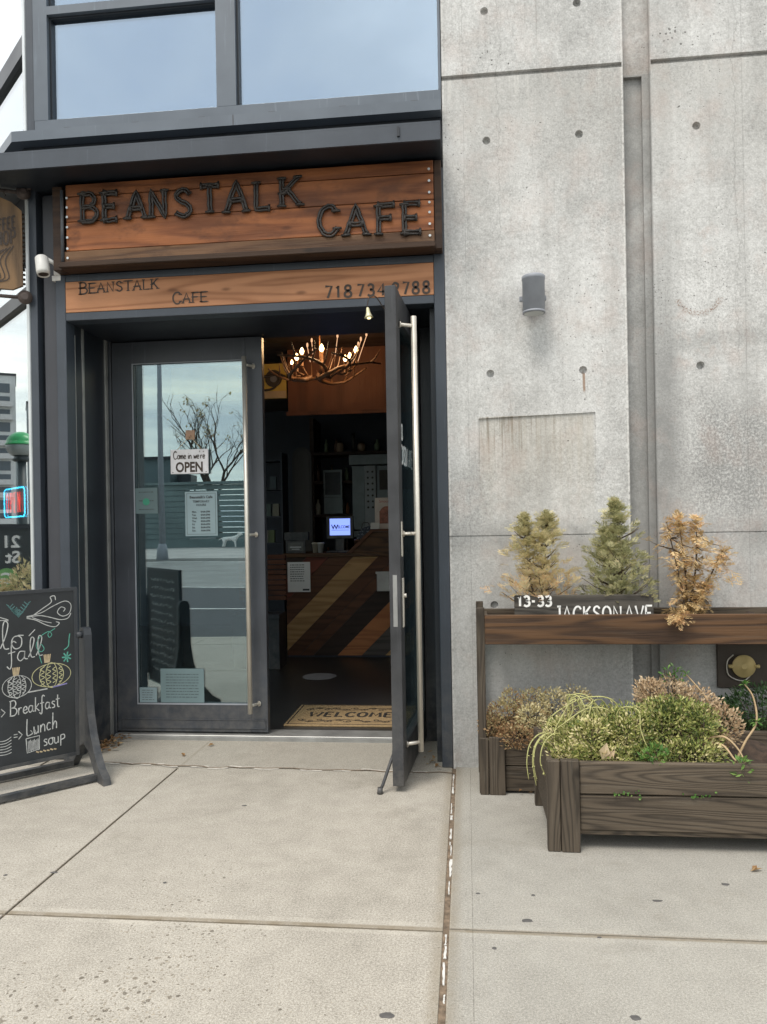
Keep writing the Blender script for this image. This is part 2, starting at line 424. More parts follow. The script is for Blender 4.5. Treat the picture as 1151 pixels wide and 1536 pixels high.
def mat_concrete_wall():
    t = NT('board_formed_concrete'); o = t.obj(); x, y, z = t.xyz(o)
    n1 = t.noise(o, .9, 5, .62); n2 = t.noise(o, 4.2, 6, .68); n3 = t.noise(o, 38, 3, .65); n4 = t.noise(o, 95, 2, .7)
    v = t.math('ADD', t.math('ADD', t.math('MULTIPLY', n1, .46), t.math('MULTIPLY', n2, .32)), t.math('ADD', t.math('MULTIPLY', t.mr(n3, .25, .75), .16), t.math('MULTIPLY', t.mr(n4, .25, .75), .17)))
    c = t.ramp(v, [(.38, (.27, .266, .257)), (.53, (.475, .47, .456)), (.64, (.62, .615, .60)), (.78, (.74, .735, .72))])
    # vertical runs, broad then fine
    vs = t.noise(t.comb(t.math('MULTIPLY', x, 7), 0.0, t.math('MULTIPLY', z, .35)), 1.0, 4, .6)
    c = t.mix(t.mr(vs, .46, .70, 0, .38), c, (.32, .314, .30))
    vs2 = t.noise(t.comb(t.math('MULTIPLY', x, 24), 3.0, t.math('MULTIPLY', z, .9)), 1.0, 5, .65)
    vs3 = t.noise(t.comb(t.math('MULTIPLY', x, 60), 7.0, t.math('MULTIPLY', z, 1.6)), 1.0, 4, .65)
    c = t.mix(t.mr(vs3, .60, .74, 0, .35), c, (.20, .19, .17))
    below = t.math('LESS_THAN', z, 4.24)
    # the lower pour is warmer and greyer near its top
    wz = t.math('MULTIPLY', t.mr(z, 3.2, 4.15, 0, 1, True), below)
    c = t.mix(t.math('MULTIPLY', wz, t.mr(n2, .3, .7, .15, .5)), c, (.34, .325, .295))
    # pale leaching under the groove
    eff = t.math('MULTIPLY', t.math('MULTIPLY', t.mr(vs2, .52, .62), t.mr(z, 4.02, 4.22, 0, 1)), below)
    eff = t.math('MULTIPLY', eff, t.mr(t.noise(o, 1.9, 2), .42, .6, .1, 1))
    c = t.mix(t.math('MULTIPLY', eff, .7), c, (.60, .585, .55))
    # the recessed channel and a band beside it are coloured darker
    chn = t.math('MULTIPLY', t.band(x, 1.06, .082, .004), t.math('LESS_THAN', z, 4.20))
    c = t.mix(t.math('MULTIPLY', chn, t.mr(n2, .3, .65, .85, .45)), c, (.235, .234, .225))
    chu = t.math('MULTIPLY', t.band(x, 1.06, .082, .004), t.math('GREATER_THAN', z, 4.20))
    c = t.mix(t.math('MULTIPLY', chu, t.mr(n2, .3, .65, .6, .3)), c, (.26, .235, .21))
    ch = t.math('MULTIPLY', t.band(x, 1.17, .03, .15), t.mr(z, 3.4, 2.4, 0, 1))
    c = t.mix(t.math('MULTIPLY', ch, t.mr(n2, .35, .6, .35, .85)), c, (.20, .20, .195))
    # lift line with its damp band
    lift = t.math('MULTIPLY', t.band(z, 1.41, .015, .15), t.mr(n2, .38, .60, .05, .7))
    c = t.mix(lift, c, (.225, .225, .218))
    lowr = t.math('MULTIPLY', t.mr(z, 1.42, 1.36, 0, 1), t.mr(n1, .3, .7, .1, .45))
    c = t.mix(lowr, c, (.37, .36, .34))
    # rough dark patches of mottled paste
    mot = t.noise(o, 70, 3, .8); zone = t.mr(t.noise(t.comb(x, 5.0, z), 1.5, 4, .6), .47, .60, 0, 1)
    c = t.mix(t.math('MULTIPLY', t.mr(mot, .49, .60, 0, .35), zone), c, (.17, .168, .16))
    z2 = t.math('MULTIPLY', t.band(x, 1.58, .12, .25), t.band(z, 1.86, .18, .3))
    c = t.mix(t.math('MULTIPLY', t.mr(mot, .42, .55, 0, .7), z2), c, (.19, .19, .185))
    smear = t.math('MULTIPLY', t.band(t.math('ADD', z, t.math('MULTIPLY', n1, .25)), 2.70, .015, .06), t.mr(x, 1.14, 1.3, 0, 1))
    c = t.mix(t.math('MULTIPLY', smear, .28), c, (.22, .22, .21))
    # beige run-off stain under the shallow ledge
    inx = t.band(x, .43, .33, .03)
    st = t.math('MULTIPLY', t.math('MULTIPLY', inx, t.mr(z, 1.40, 2.0, 0, 1)), t.math('LESS_THAN', z, 2.155))
    c = t.mix(t.math('MULTIPLY', st, t.mr(vs2, .3, .7, .15, .6)), c, (.37, .33, .265))
    dr = t.math('MULTIPLY', t.math('MULTIPLY', t.mr(vs3, .47, .6, 0, 1), t.mr(z, 1.75, 2.12, 0, 1)), t.math('MULTIPLY', st, t.mr(x, .75, .10, .15, 1)))
    c = t.mix(t.math('MULTIPLY', dr, .75), c, (.17, .14, .10))
    # reddish blemishes
    rn = t.noise(t.comb(t.math('MULTIPLY', x, 1.3), 9.0, z), 3.6, 5, .65)
    zr = t.math('MAXIMUM', t.math('MULTIPLY', t.band(x, 1.38, .06, .14), t.band(z, 2.85, .35, .3)), .35)
    c = t.mix(t.math('MULTIPLY', t.mr(rn, .50, .68, 0, .5), zr), c, (.47, .32, .26))
    arc = t.math('SQRT', t.math('ADD', t.math('POWER', t.math('SUBTRACT', x, 1.40), 2.0), t.math('POWER', t.math('SUBTRACT', z, 2.86), 2.0)))
    am = t.math('MULTIPLY', t.band(arc, .13, .006, .02), t.math('MULTIPLY', t.math('LESS_THAN', z, 2.82), t.mr(n4, .45, .6, 0, 1)))
    c = t.mix(t.math('MULTIPLY', am, .8), c, (.20, .12, .08))
    rs = t.math('MULTIPLY', t.band(t.math('ADD', x, t.math('MULTIPLY', n2, .02)), .730, .004, .006), t.band(z, 2.35, .045, .03))
    c = t.mix(t.math('MULTIPLY', rs, .8), c, (.25, .15, .09))
    # pores: scattered, and clustered just above the groove
    clus = t.math('MAXIMUM', t.mr(n1, .35, .7, .55, .9), t.math('MULTIPLY', t.band(z, 4.40, .06, .12), t.mr(t.noise(o, 2.1, 2), .45, .6, .5, 1.05)))
    dv = t.vmath('ADD', o, t.vmath('MULTIPLY', t.noise(o, 40, 2, .5, True), (.02, .0, .02)))
    vo = t.voro(dv, 19); pr = t.xyz(vo['Color'])[0]
    pore = t.math('LESS_THAN', vo['Distance'], t.mr(t.math('MULTIPLY', pr, clus), .62, 1.0, 0.0, .26))
    vo2 = t.voro(dv, 60); pr2 = t.xyz(vo2['Color'])[1]
    pore2 = t.math('LESS_THAN', vo2['Distance'], t.mr(t.math('MULTIPLY', pr2, clus), .60, 1.0, 0.0, .42))
    p = t.math('MAXIMUM', pore, t.math('MULTIPLY', pore2, .8))
    c = t.mix(t.math('MULTIPLY', p, .85), c, (.075, .072, .065))
    # form-board lines and two wandering hairline cracks
    ln = t.math('MULTIPLY', t.math('MAXIMUM', t.band(x, .022, .0012, .002), t.band(x, 1.665, .0015, .003)), t.mr(n2, .4, .6, .1, .8))
    wob = t.math('MULTIPLY', t.math('SUBTRACT', t.noise(t.comb(0.0, 2.0, z), 3.0, 5, .7), .5), .16)
    ck = t.math('MAXIMUM', t.math('MULTIPLY', t.band(t.math('ADD', x, wob), .235, .0010, .003), t.mr(z, 3.0, 3.5, 0, 1)), t.math('MULTIPLY', t.band(t.math('ADD', x, wob), 1.62, .0012, .003), t.mr(z, 2.2, 2.5, 0, 1)))
    c = t.mix(t.math('MAXIMUM', t.math('MULTIPLY', ln, .5), t.math('MULTIPLY', ck, .28)), c, (.16, .155, .145))
    # pale broken line along the edges at channel and doorway
    ed = t.math('MULTIPLY', t.math('MAXIMUM', t.band(x, .975, .0035, .003), t.band(x, -.100, .0035, .003)), t.mr(n3, .35, .55, 0, .7))
    c = t.mix(ed, c, (.66, .65, .62))
    h = t.math('SUBTRACT', t.math('ADD', t.math('MULTIPLY', n3, .5), t.math('ADD', t.math('MULTIPLY', n2, .5), t.math('MULTIPLY', n4, .3))), t.math('MULTIPLY', p, 1.1))
    t.bsdf(c, .88, 0, t.bump(h, .5, .007), .25)
    return t.m

def mat_sidewalk():
    t = NT('sidewalk_concrete'); o = t.obj(); x, y, z = t.xyz(o)
    n1 = t.noise(o, 1.1, 5, .6); n2 = t.noise(o, 9, 5, .65); n3 = t.noise(o, 120, 3, .7); r = t.attr()
    n5 = t.noise(o, 260, 2, .7)
    v = t.math('ADD', t.math('ADD', t.math('MULTIPLY', n1, .28), t.math('MULTIPLY', n2, .20)), t.math('ADD', t.math('MULTIPLY', t.mr(n3, .25, .75), .34), t.math('MULTIPLY', t.mr(n5, .3, .7), .30)))
    warm = t.ramp(v, [(.32, (.17, .155, .13)), (.55, (.355, .328, .282)), (.78, (.56, .525, .46))])
    cool = t.ramp(v, [(.32, (.17, .16, .14)), (.55, (.315, .30, .265)), (.78, (.46, .44, .395))])
    right = t.math('GREATER_THAN', x, -.085)
    c = t.mix(right, warm, cool)
    # broom finish (fine cross lines) on the right-hand slabs and doorway apron
    br = t.noise(t.comb(t.math('MULTIPLY', x, 140), t.math('MULTIPLY', y, 3), 0.0), 1.0, 3, .6)
    brm = t.math('MAXIMUM', right, t.math('GREATER_THAN', y, -.1))
    c = t.mix(t.math('MULTIPLY', t.mr(br, .4, .7, 0, .35), brm), c, (.30, .29, .265))
    # exposed aggregate, denser toward the street on the left slabs
    den = t.math('MULTIPLY', t.math('SUBTRACT', 1.0, t.math('MULTIPLY', right, .93)), t.mr(y, -.2, -2.3, .42, 1.0))
    den = t.math('MULTIPLY', den, t.mr(n1, .35, .65, .45, 1.15))
    dv = t.vmath('ADD', o, t.vmath('MULTIPLY', t.noise(o, 30, 2, .5, True), (.025, .025, .0)))
    def agg(scale, lim, sz, col, amt, c):
        vo = t.voro(dv, scale); rc = t.xyz(vo['Color'])
        th = t.mr(t.math('MULTIPLY', rc[0], den), lim, 1.0, 0.0, sz)
        m = t.math('LESS_THAN', vo['Distance'], th)
        cc = t.ramp(rc[1], [(0, col), (.6, tuple(q*1.35 for q in col)), (1, tuple(min(1, q*2.3) for q in col))])
        return t.mix(t.math('MULTIPLY', m, amt), c, cc), m
    c, m1 = agg(44, .42, .50, (.11, .095, .075), .9, c)
    c, m2 = agg(85, .33, .52, (.15, .13, .10), .85, c)
    c, m3 = agg(165, .22, .48, (.22, .195, .155), .75, c)
    # pale sand grains
    vo = t.voro(o, 190); c = t.mix(t.math('MULTIPLY', t.math('LESS_THAN', vo['Distance'], .22), .35), c, (.60, .56, .47))
    # blotchy dirt
    dn = t.noise(o, 2.2, 6, .7)
    c = t.mix(t.mr(dn, .55, .75, 0, .4), c, (.27, .25, .215))
    c = t.mix(1.0, c, t.ramp(r, [(0, (.95, .95, .95)), (1, (1, 1, 1))]), 'MULTIPLY')
    # trowelled paler margins and grime along the cross joints
    mg = t.math('MULTIPLY', t.band(y, -1.908, .045, .006), t.math('SUBTRACT', 1.0, t.math('MULTIPLY', right, .6)))
    c = t.mix(t.math('MULTIPLY', mg, t.mr(n2, .35, .65, .1, .4)), c, (.50, .465, .40))
    gr = t.math('MAXIMUM', t.band(y, -1.908, .008, .012), t.math('MULTIPLY', t.band(x, -1.828, .006, .006), .6))
    gr = t.math('MAXIMUM', gr, t.math('MULTIPLY', t.band(x, -.102, .02, .05), .6))
    c = t.mix(t.math('MULTIPLY', gr, t.mr(n2, .3, .6, .3, .9)), c, (.20, .165, .115))
    # stain patches, then a darker doorway apron
    sn = t.noise(t.comb(t.math('MULTIPLY', x, .8), y, 4.0), 3.3, 6, .75)
    c = t.mix(t.mr(sn, .56, .72, 0, .38), c, (.205, .185, .15))
    ap = t.math('MULTIPLY', t.math('GREATER_THAN', y, -.11), t.mr(x, -.1, -.3, 0, 1))
    c = t.mix(t.math('MULTIPLY', ap, t.mr(n1, .3, .7, .15, .5)), c, (.24, .22, .185))
    h = t.math('SUBTRACT', t.math('ADD', t.math('MULTIPLY', n3, .7), t.math('MULTIPLY', br, .3)), t.math('MULTIPLY', m1, .6))
    t.bsdf(c, .88, 0, t.bump(h, .45, .004), .3)
    return t.m

M = {}
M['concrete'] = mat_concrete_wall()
M['sidewalk'] = mat_sidewalk()
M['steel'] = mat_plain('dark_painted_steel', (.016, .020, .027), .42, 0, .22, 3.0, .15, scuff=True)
M['steel_light'] = mat_plain('grey_painted_steel', (.040, .049, .063), .42, 0, .15, 3.0, .1, scuff=True)
M['steel_panel'] = mat_plain('brown_grey_panel', (.042, .044, .052), .5, 0, .15, 2.5, .1, scuff=True)
M['door_steel'] = mat_plain('door_frame_paint', (.046, .051, .061), .4, 0, .18, 3.0, .1, scuff=True)
M['black_steel'] = mat_plain('black_door_paint', (.034, .035, .038), .5, 0, .35, 5.0, .2, scuff=True)
M['bare_edge'] = mat_plain('pale_aluminium_edge', (.52, .55, .56), .4, .3, .15, 4)
M['stainless'] = mat_plain('brushed_stainless', (.66, .62, .55), .42, .65, .08, 8)
M['win_frame'] = mat_plain('window_frame_paint', (.10, .12, .145), .4, 0, .12, 3, scuff=True)
M['sill'] = mat_plain('worn_sill_metal', (.33, .33, .32), .45, .5, .2, 6)
M['sign_wood'] = mat_wood('stained_cedar_boards', (.42, .150, .054), (.20, .066, .026), 'x', 1.0, .5, 14, .8, (.24, .10, .045), (.10, .038, .018), 2.2)
M['sign_wood2'] = mat_wood('stained_cedar_plank', (.50, .235, .115), (.29, .12, .052), 'x', 1.0, .5, 14, .4, (.30, .14, .07), None, 2.5)
M['dark_wood'] = mat_wood('dark_stained_trim', (.060, .032, .018), (.03, .017, .011), 'x', 1.0, .55, 14, .3)
M['driftwood'] = mat_plain('charred_branch', (.022, .017, .014), .42, 0, .5, 14, .6)
M['ink'] = mat_plain('burnt_lettering', (.040, .026, .018), .6, 0, .3, 20)
M['planter_x'] = mat_wood('weathered_planter_board', (.125, .097, .069), (.047, .037, .028), 'x', 1.3, .7, 40, .5, (.18, .16, .13), None, 2.2)
M['planter_z'] = mat_wood('weathered_planter_post', (.118, .093, .068), (.045, .036, .027), 'z', 1.3, .7, 34, .5, (.17, .15, .12), None, 2.2)
M['rail_wood'] = mat_wood('brown_stained_rail', (.125, .066, .032), (.038, .023, .016), 'x', 1.1, .6, 24, .4, (.12, .09, .065), None, 2.5)
M['tag_wood'] = mat_wood('dark_name_board', (.095, .085, .072), (.038, .034, .030), 'x', 1.2, .75, 20, .3, (.12, .11, .095))
M['white'] = mat_plain('white_paint', (.78, .77, .74), .6, 0, .08, 18)
M['decal'] = mat_plain('white_vinyl', (.72, .73, .72), .5, 0, .05, 10)
M['cam_white'] = mat_plain('white_plastic', (.70, .69, .66), .45, 0, .06, 10)
M['lamp_grey'] = mat_plain('grey_powder_coat', (.26, .275, .305), .5, 0, .08, 12, .1)
M['lens'] = mat_plain('lamp_lens', (.45, .46, .45), .3, 0, .05, 10)
M['board_black'] = mat_plain('chalkboard_slate', (.018, .021, .024), .62, 0, .45, 3.5, .1)
M['plastic_black'] = mat_plain('grey_black_plastic', (.028, .032, .038), .5, 0, .2, 4, .15, scuff=True)
M['chalk'] = mat_plain('white_chalk', (.46, .47, .46), .9, 0, .25, 60)
M['chalk_green'] = mat_plain('green_chalk', (.10, .34, .27), .9, 0, .25, 60)
M['chalk_teal'] = mat_plain('faded_teal_chalk', (.09, .19, .19), .9, 0, .25, 60)
M['chalk_yellow'] = mat_plain('yellow_chalk', (.50, .48, .27), .9, 0, .25, 60)
M['chalk_violet'] = mat_plain('violet_chalk', (.22, .20, .42), .9, 0, .2, 60)
M['chalk_tan'] = mat_plain('tan_chalk', (.48, .38, .24), .9, 0, .2, 60)
M['soil'] = mat_plain('potting_soil', (.050, .033, .023), .95, 0, .5, 30, 1.0)
M['brass'] = mat_plain('weathered_brass', (.56, .43, .19), .5, .15, .15, 12, .2)
M['dark_plate'] = mat_plain('dark_plate', (.060, .045, .034), .6, 0, .25, 6)
M['bark'] = mat_plain('brown_bark', (.09, .065, .045), .9, 0, .3, 30, .8)
M['dirt'] = mat_plain('joint_dirt', (.17, .125, .085), .95, 0, .5, 40, .8)
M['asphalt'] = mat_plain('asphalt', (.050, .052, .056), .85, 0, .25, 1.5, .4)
M['road_light'] = mat_plain('worn_concrete_road', (.22, .22, .21), .85, 0, .25, .5, .3)
M['far_walk'] = mat_plain('far_pavement', (.36, .35, .33), .85, 0, .2, .4)
M['line_white'] = mat_plain('road_paint', (.6, .6, .57), .7, 0, .15, 3)
M['gum'] = mat_plain('trodden_gum', (.09, .085, .082), .8, 0, .3, 30)
M['crack_fill'] = mat_plain('pale_crack_filler', (.50, .47, .42), .9, 0, .2, 40)
M['peel'] = mat_plain('peeling_white_sealant', (.55, .54, .51), .8, 0, .2, 30)
M['tube_blue'] = mat_emit('blue_neon', (.03, .45, .75), 5.5)
M['tube_red'] = mat_emit('red_neon', (1.0, .06, .03), 3.0)
M['bulb'] = mat_emit('warm_bulb', (1.0, .62, .26), 6)
M['bulb_dim'] = mat_emit('dim_bulb', (1.0, .55, .30), .55)
M['screen'] = mat_emit('till_screen', (.19, .27, .78), .95)
M['door_glass'] = mat_glass('tinted_door_glass', .27, (.80, .93, .96), (.74, .84, .86), .035)
M['win_glass'] = mat_glass('upper_window_glass', .36, (.74, .87, 1.0), (.6, .68, .74), .01)
M['side_glass'] = mat_glass('side_window_glass', .30, (.95, .98, 1.0), (.8, .86, .88), .01)
M['leaf_dirt'] = mat_leaf('fallen_leaf', [(0, (.16, .085, .04)), (.5, (.28, .16, .07)), (1, (.42, .30, .16))], .7)
M['conifer_a'] = mat_leaf('fading_conifer', [(0, (.34, .33, .17)), (.45, (.62, .55, .31)), (.8, (.72, .58, .35)), (1, (.66, .42, .22))], .6)
M['conifer_b'] = mat_leaf('green_conifer', [(0, (.20, .21, .10)), (.5, (.46, .45, .24)), (.85, (.66, .62, .37)), (1, (.72, .62, .38))], .6)
M['conifer_c'] = mat_leaf('dead_conifer', [(0, (.42, .31, .15)), (.5, (.64, .46, .23)), (.85, (.76, .58, .32)), (1, (.74, .46, .24))], .6)
M['euonymus'] = mat_leaf('variegated_leaf', [(0, (.05, .075, .025)), (.3, (.12, .165, .045)), (.58, (.30, .33, .09)), (.82, (.52, .49, .19)), (1, (.68, .60, .34))], .45)
M['dry_pink'] = mat_leaf('dried_pale_leaf', [(0, (.26, .16, .09)), (.5, (.46, .33, .20)), (1, (.66, .53, .36))], .6)
M['rust_leaf'] = mat_leaf('rusty_leaf', [(0, (.26, .15, .07)), (.35, (.42, .28, .15)), (.65, (.50, .44, .22)), (1, (.68, .60, .36))], .6)
M['green_leaf'] = mat_leaf('fresh_green_leaf', [(0, (.05, .12, .03)), (.6, (.10, .22, .05)), (1, (.22, .34, .09))], .4)
M['dark_leaf'] = mat_leaf('dark_green_leaf', [(0, (.025, .06, .02)), (.6, (.06, .12, .04)), (1, (.12, .20, .07))], .4)
M['stem_pale'] = mat_plain('pale_stem', (.36, .35, .14), .6, 0, .15, 20)
M['stem_tan'] = mat_plain('tan_stem', (.42, .30, .17), .6, 0, .2, 20)

# ------------------------------------------------------------------ camera, sky, light
TH, RO, F_PX = R(6.2), R(1.0), 1150.0
fw = Vector((-math.sin(TH), math.cos(TH), 0)); r0 = Vector((math.cos(TH), math.sin(TH), 0)); u0 = Vector((0, 0, 1))
rr = r0*math.cos(RO)-u0*math.sin(RO); uu = u0*math.cos(RO)+r0*math.sin(RO)
cd = bpy.data.cameras.new('camera'); cam = bpy.data.objects.new('camera', cd); COL.objects.link(cam)
cam.matrix_world = Matrix(((rr.x, uu.x, -fw.x, 0), (rr.y, uu.y, -fw.y, -4.75), (rr.z, uu.z, -fw.z, 1.5), (0, 0, 0, 1)))
cd.sensor_width = 36; cd.lens = 36*F_PX/1536; cd.shift_y = 20/1536; cd.clip_start = .05; cd.clip_end = 1500
scn.camera = cam

SUN_EL, SUN_AZ = 60.0, 208.0     # azimuth clockwise from +Y
w = bpy.data.worlds.new('World'); scn.world = w; w.use_nodes = True
wt = w.node_tree; wt.nodes.clear()
class WN(NT):
    def __init__(s): s.t = wt; s.m = None
t = WN()
out = t.n('ShaderNodeOutputWorld'); bg = t.n('ShaderNodeBackground')
sky = t.n('ShaderNodeTexSky', sky_type='NISHITA'); sky.sun_disc = False
sky.sun_elevation = R(SUN_EL); sky.sun_rotation = R(SUN_AZ); sky.air_density = 1.3; sky.dust_density = 2.0
g = t.n('ShaderNodeTexCoord').outputs['Generated']
x, y, z = t.xyz(g)
zc = t.math('MAXIMUM', z, .02)
cv = t.comb(t.math('DIVIDE', x, t.math('ADD', zc, .18)), t.math('DIVIDE', y, t.math('ADD', zc, .18)), 0.0)
cn = t.noise(cv, .9, 6, .55, dist=.4)
cn2 = t.noise(t.comb(t.math('MULTIPLY', x, 2.5), t.math('MULTIPLY', y, 2.5), t.math('MULTIPLY', z, 22)), 1.0, 5, .55)
cloud = t.ramp(cn, [(.30, (4.9, 5.3, 5.8)), (.52, (7.0, 7.2, 7.4)), (.72, (10.4, 10.3, 10.1))])
low = t.ramp(cn2, [(.35, (5.0, 5.6, 5.9)), (.55, (8.0, 8.3, 7.6)), (.72, (12.5, 11.8, 9.3))])
cl = t.mix(t.mr(z, .05, .42, 1, 0, True), cloud, low)
cover = t.mr(cn, .28, .5, .62, 1.0)
cover = t.math('MAXIMUM', cover, t.mr(z, .1, .5, 1, 0))
t.t.links.new(t.mix(cover, sky.outputs[0], cl), bg.inputs[0])
bg.inputs[1].default_value = .1
t.t.links.new(bg.outputs[0], out.inputs[0])

sl = bpy.data.lights.new('sun', 'SUN'); sl.energy = 1.35; sl.angle = R(26); sl.color = (1, .94, .85)
so = bpy.data.objects.new('sun', sl); COL.objects.link(so)
az = R(SUN_AZ); el = R(SUN_EL)
sd = Vector((math.sin(az)*math.cos(el), math.cos(az)*math.cos(el), math.sin(el)))
so.rotation_euler = (-sd).to_track_quat('-Z', 'Y').to_euler(); so.location = sd*20

scn.view_settings.view_transform = 'Standard'; scn.view_settings.look = 'None'
scn.view_settings.gamma = 1.0; scn.view_settings.exposure = 1.05
scn.cycles.use_denoising = True
scn.cycles.max_bounces = 8; scn.cycles.transparent_max_bounces = 12; scn.cycles.glossy_bounces = 4
scn.cycles.sample_clamp_indirect = 6.0


# ------------------------------------------------------------------ ground
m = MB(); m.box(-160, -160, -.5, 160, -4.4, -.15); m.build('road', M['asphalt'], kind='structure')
m = MB(); m.box(-160, -31, -.2, 160, -14.7, -.144); m.build('road_far_lane', M['road_light'], kind='structure')
m = MB()
for k in range(-20, 20): m.box(k*6, -9.4, -.2, k*6+2.6, -9.28, -.146)
m.box(-160, -30.6, -.2, 160, -30.45, -.138); m.box(-160, -14.95, -.2, 160, -14.8, -.138)
m.build('road_markings', M['line_white'], kind='structure')
m = MB(); m.box(-160, -51.6, -.3, 160, -31, 0); m.build('far_pavement', M['far_walk'], kind='structure')
m = MB(); m.box(-160, -4.39, -.5, 40, 160, -.010); m.build('ground', M['dirt'], kind='structure')
m = MB()
gapx = .004
rows_l = [(-4.2, -3.72), (-3.70, -1.925), (-1.913, -.105)]
xl = [-1.830-1.735*k for k in range(0, 16)]
for a, b in rows_l:
    m.box(-1.8235, a, -.06, -.114, b, 0, .002)
    for k in range(len(xl)-1): m.box(xl[k+1]+gapx, a, -.06, xl[k]-gapx, b, 0, .002 if k < 2 else 0)
m.box(-2.74, -.099, -.06, -.114, .60, -.0015, .003)            # doorway apron
rows_r = [(-4.2, -3.80), (-3.79, -1.906), (-1.896, .2)]
for a, b in rows_r:
    m.box(-.090, a, -.06, -.0044, b, 0, .0008)
    for k in range(12): m.box(-.004+1.84*k, a, -.06, 1.83+1.84*k, b, 0, .0015 if k < 1 else 0)
for k in range(1, 26):                                          # slabs beside the slanted window wall
    for q in range(10):
        x1 = -2.75-1.735*(k-1); y1 = -.1+1.75*q
        m.box(x1-1.728, y1+.007, -.06, x1-.004, y1+1.743, -.001)
m.box(-160, -4.39, -.4, 40, -4.21, 0, .01)
m.build('sidewalk', M['sidewalk'], kind='structure')
# expansion joint: dirt bed with flakes of old sealant
m = MB(); m.box(-.1135, -4.2, -.05, -.0905, -.11, -.004)
m.build('expansion_joint', M['dirt'], kind='structure')
m = MB(); rnd = random.Random(3)
y = -.14
while y > -3.6:
    L = rnd.uniform(.03, .17)
    if rnd.random() < .72 and not (-1.25 < y < -.62 and rnd.random() < .5):
        n = 7; xc = -.102+rnd.uniform(-.006, .006); wdt = rnd.uniform(.002, .007)
        pts = []
        for i in range(n+1): pts.append((xc-wdt*rnd.uniform(.2, 1.3), y-L*i/n, -.006))
        for i in range(n, -1, -1): pts.append((xc+wdt*rnd.uniform(.2, 1.3), y-L*i/n, -.006))
        m.prism(pts, (0, 0, .005), rnd.random())
    y -= L+rnd.uniform(.0, .05)
m.build('sealant_flakes', M['peel'], kind='structure')
# crack along the joint in front of the doorway
m = MB(); mm = MB(); rnd = random.Random(5)
pts = []; x = -2.4; yy = .03
while x < -.11:
    yy = -.085+.06*max(0, (-1.6-x)/.8)+rnd.uniform(-.012, .012)-.03*max(0, (x+1.2))
    pts.append((x, yy, .0025)); x += rnd.uniform(.03, .09)
pts.append((-.1, -.125, .0025))
m.ribbon(pts, .015, (0, 0, 1)); m.build('pavement_crack', M['dirt'], kind='structure')
for i in range(0, len(pts)-2, 1):
    if rnd.random() < .8:
        a, b = Vector(pts[i]), Vector(pts[i+1]); o = Vector((0, -.012 if rnd.random() < .6 else .010, 0))
        mm.ribbon([a+o*1.3, (a+b)/2+o*1.7, b+o*1.3], rnd.uniform(.008, .024), (0, 0, 1))
mm.build('crack_filler', M['crack_fill'], kind='structure')

# gum spots and stains trodden into the slabs
gum = [(.20, -1.82, .028, .018), (.02, -1.62, .012, .008), (.07, -2.02, .012, .01), (-.27, -2.42, .03, .02), (.48, -2.37, .024, .016), (1.36, -1.13, .04, .022), (1.42, -1.2, .014, .01),
       (1.03, -1.47, .022, .016), (.72, -1.63, .03, .01), (1.26, -1.84, .022, .018), (-1.22, -.72, .018, .011), (-1.83, -1.56, .02, .012), (.24, -1.62, .011, .01), (-2.03, -1.6, .012, .01), (-1.3, -1.62, .012, .01), (.45, -1.92, .01, .008)]
words = ['beside the white sealed joint', 'near the joint below the planter', 'just past the cross joint', 'at the bottom edge by the sealed joint', 'at the bottom right', 'in front of the planter, the largest', 'small one touching the largest', 'in the middle of the right slab', 'streaked one left of the slab middle', 'near the right edge above the cross joint',
         'alone before the doorway', 'left of the doorway slab near the chalkboard', 'tiny one above the right cross joint', 'far left of the diagonal joint', 'small one in the middle of the left slab', 'tiny one below the right cross joint']
for (gx, gy, a, b), wd in zip(gum, words):
    m = MB(); n = 11; rnd = random.Random(int(gx*100+gy*37))
    m.prism([(gx+.8*a*math.cos(2*math.pi*i/n)*rnd.uniform(.7, 1.15), gy+.8*b*math.sin(2*math.pi*i/n)*rnd.uniform(.7, 1.15), .0002) for i in range(n)], (0, 0, .0012))
    m.build('gum_spot', M['gum'], loc=(gx, gy, 0), label='dark flattened gum spot on the sidewalk, '+wd, cat='gum', group='gum spots on the sidewalk')

# fallen leaves
def litter(name, cx, cy, sx, sy, n, L, label, seed):
    m = MB(); rnd = random.Random(seed)
    for i in range(n):
        p = (cx+rnd.gauss(0, sx), cy+rnd.gauss(0, sy), rnd.uniform(.004, .03))
        a = rnd.uniform(0, 6.28)
        m.leaf(p, (math.cos(a), math.sin(a), rnd.uniform(-.15, .5)), (rnd.uniform(-.6, .6), rnd.uniform(-.6, .6), 1), rnd.uniform(.5, 1.2)*L, rnd.uniform(.4, .7)*L*.8, rnd.random(), rnd.uniform(-.1, .5))
    m.build(name, M['leaf_dirt'], loc=(cx, cy, 0), label=label, cat='leaf litter', kind='stuff', recalc=False)
litter('fallen_leaves', -2.5, .36, .05, .10, 70, .05, 'brown dry leaves gathered in the left corner of the doorway', 1)
litter('fallen_leaves', -.26, .12, .05, .12, 12, .045, 'few dry leaves behind the open door by the frame foot', 2)
litter('fallen_leaves', .27, -.43, .05, .03, 12, .04, 'small leaf scraps at the foot of the rear planter', 4)
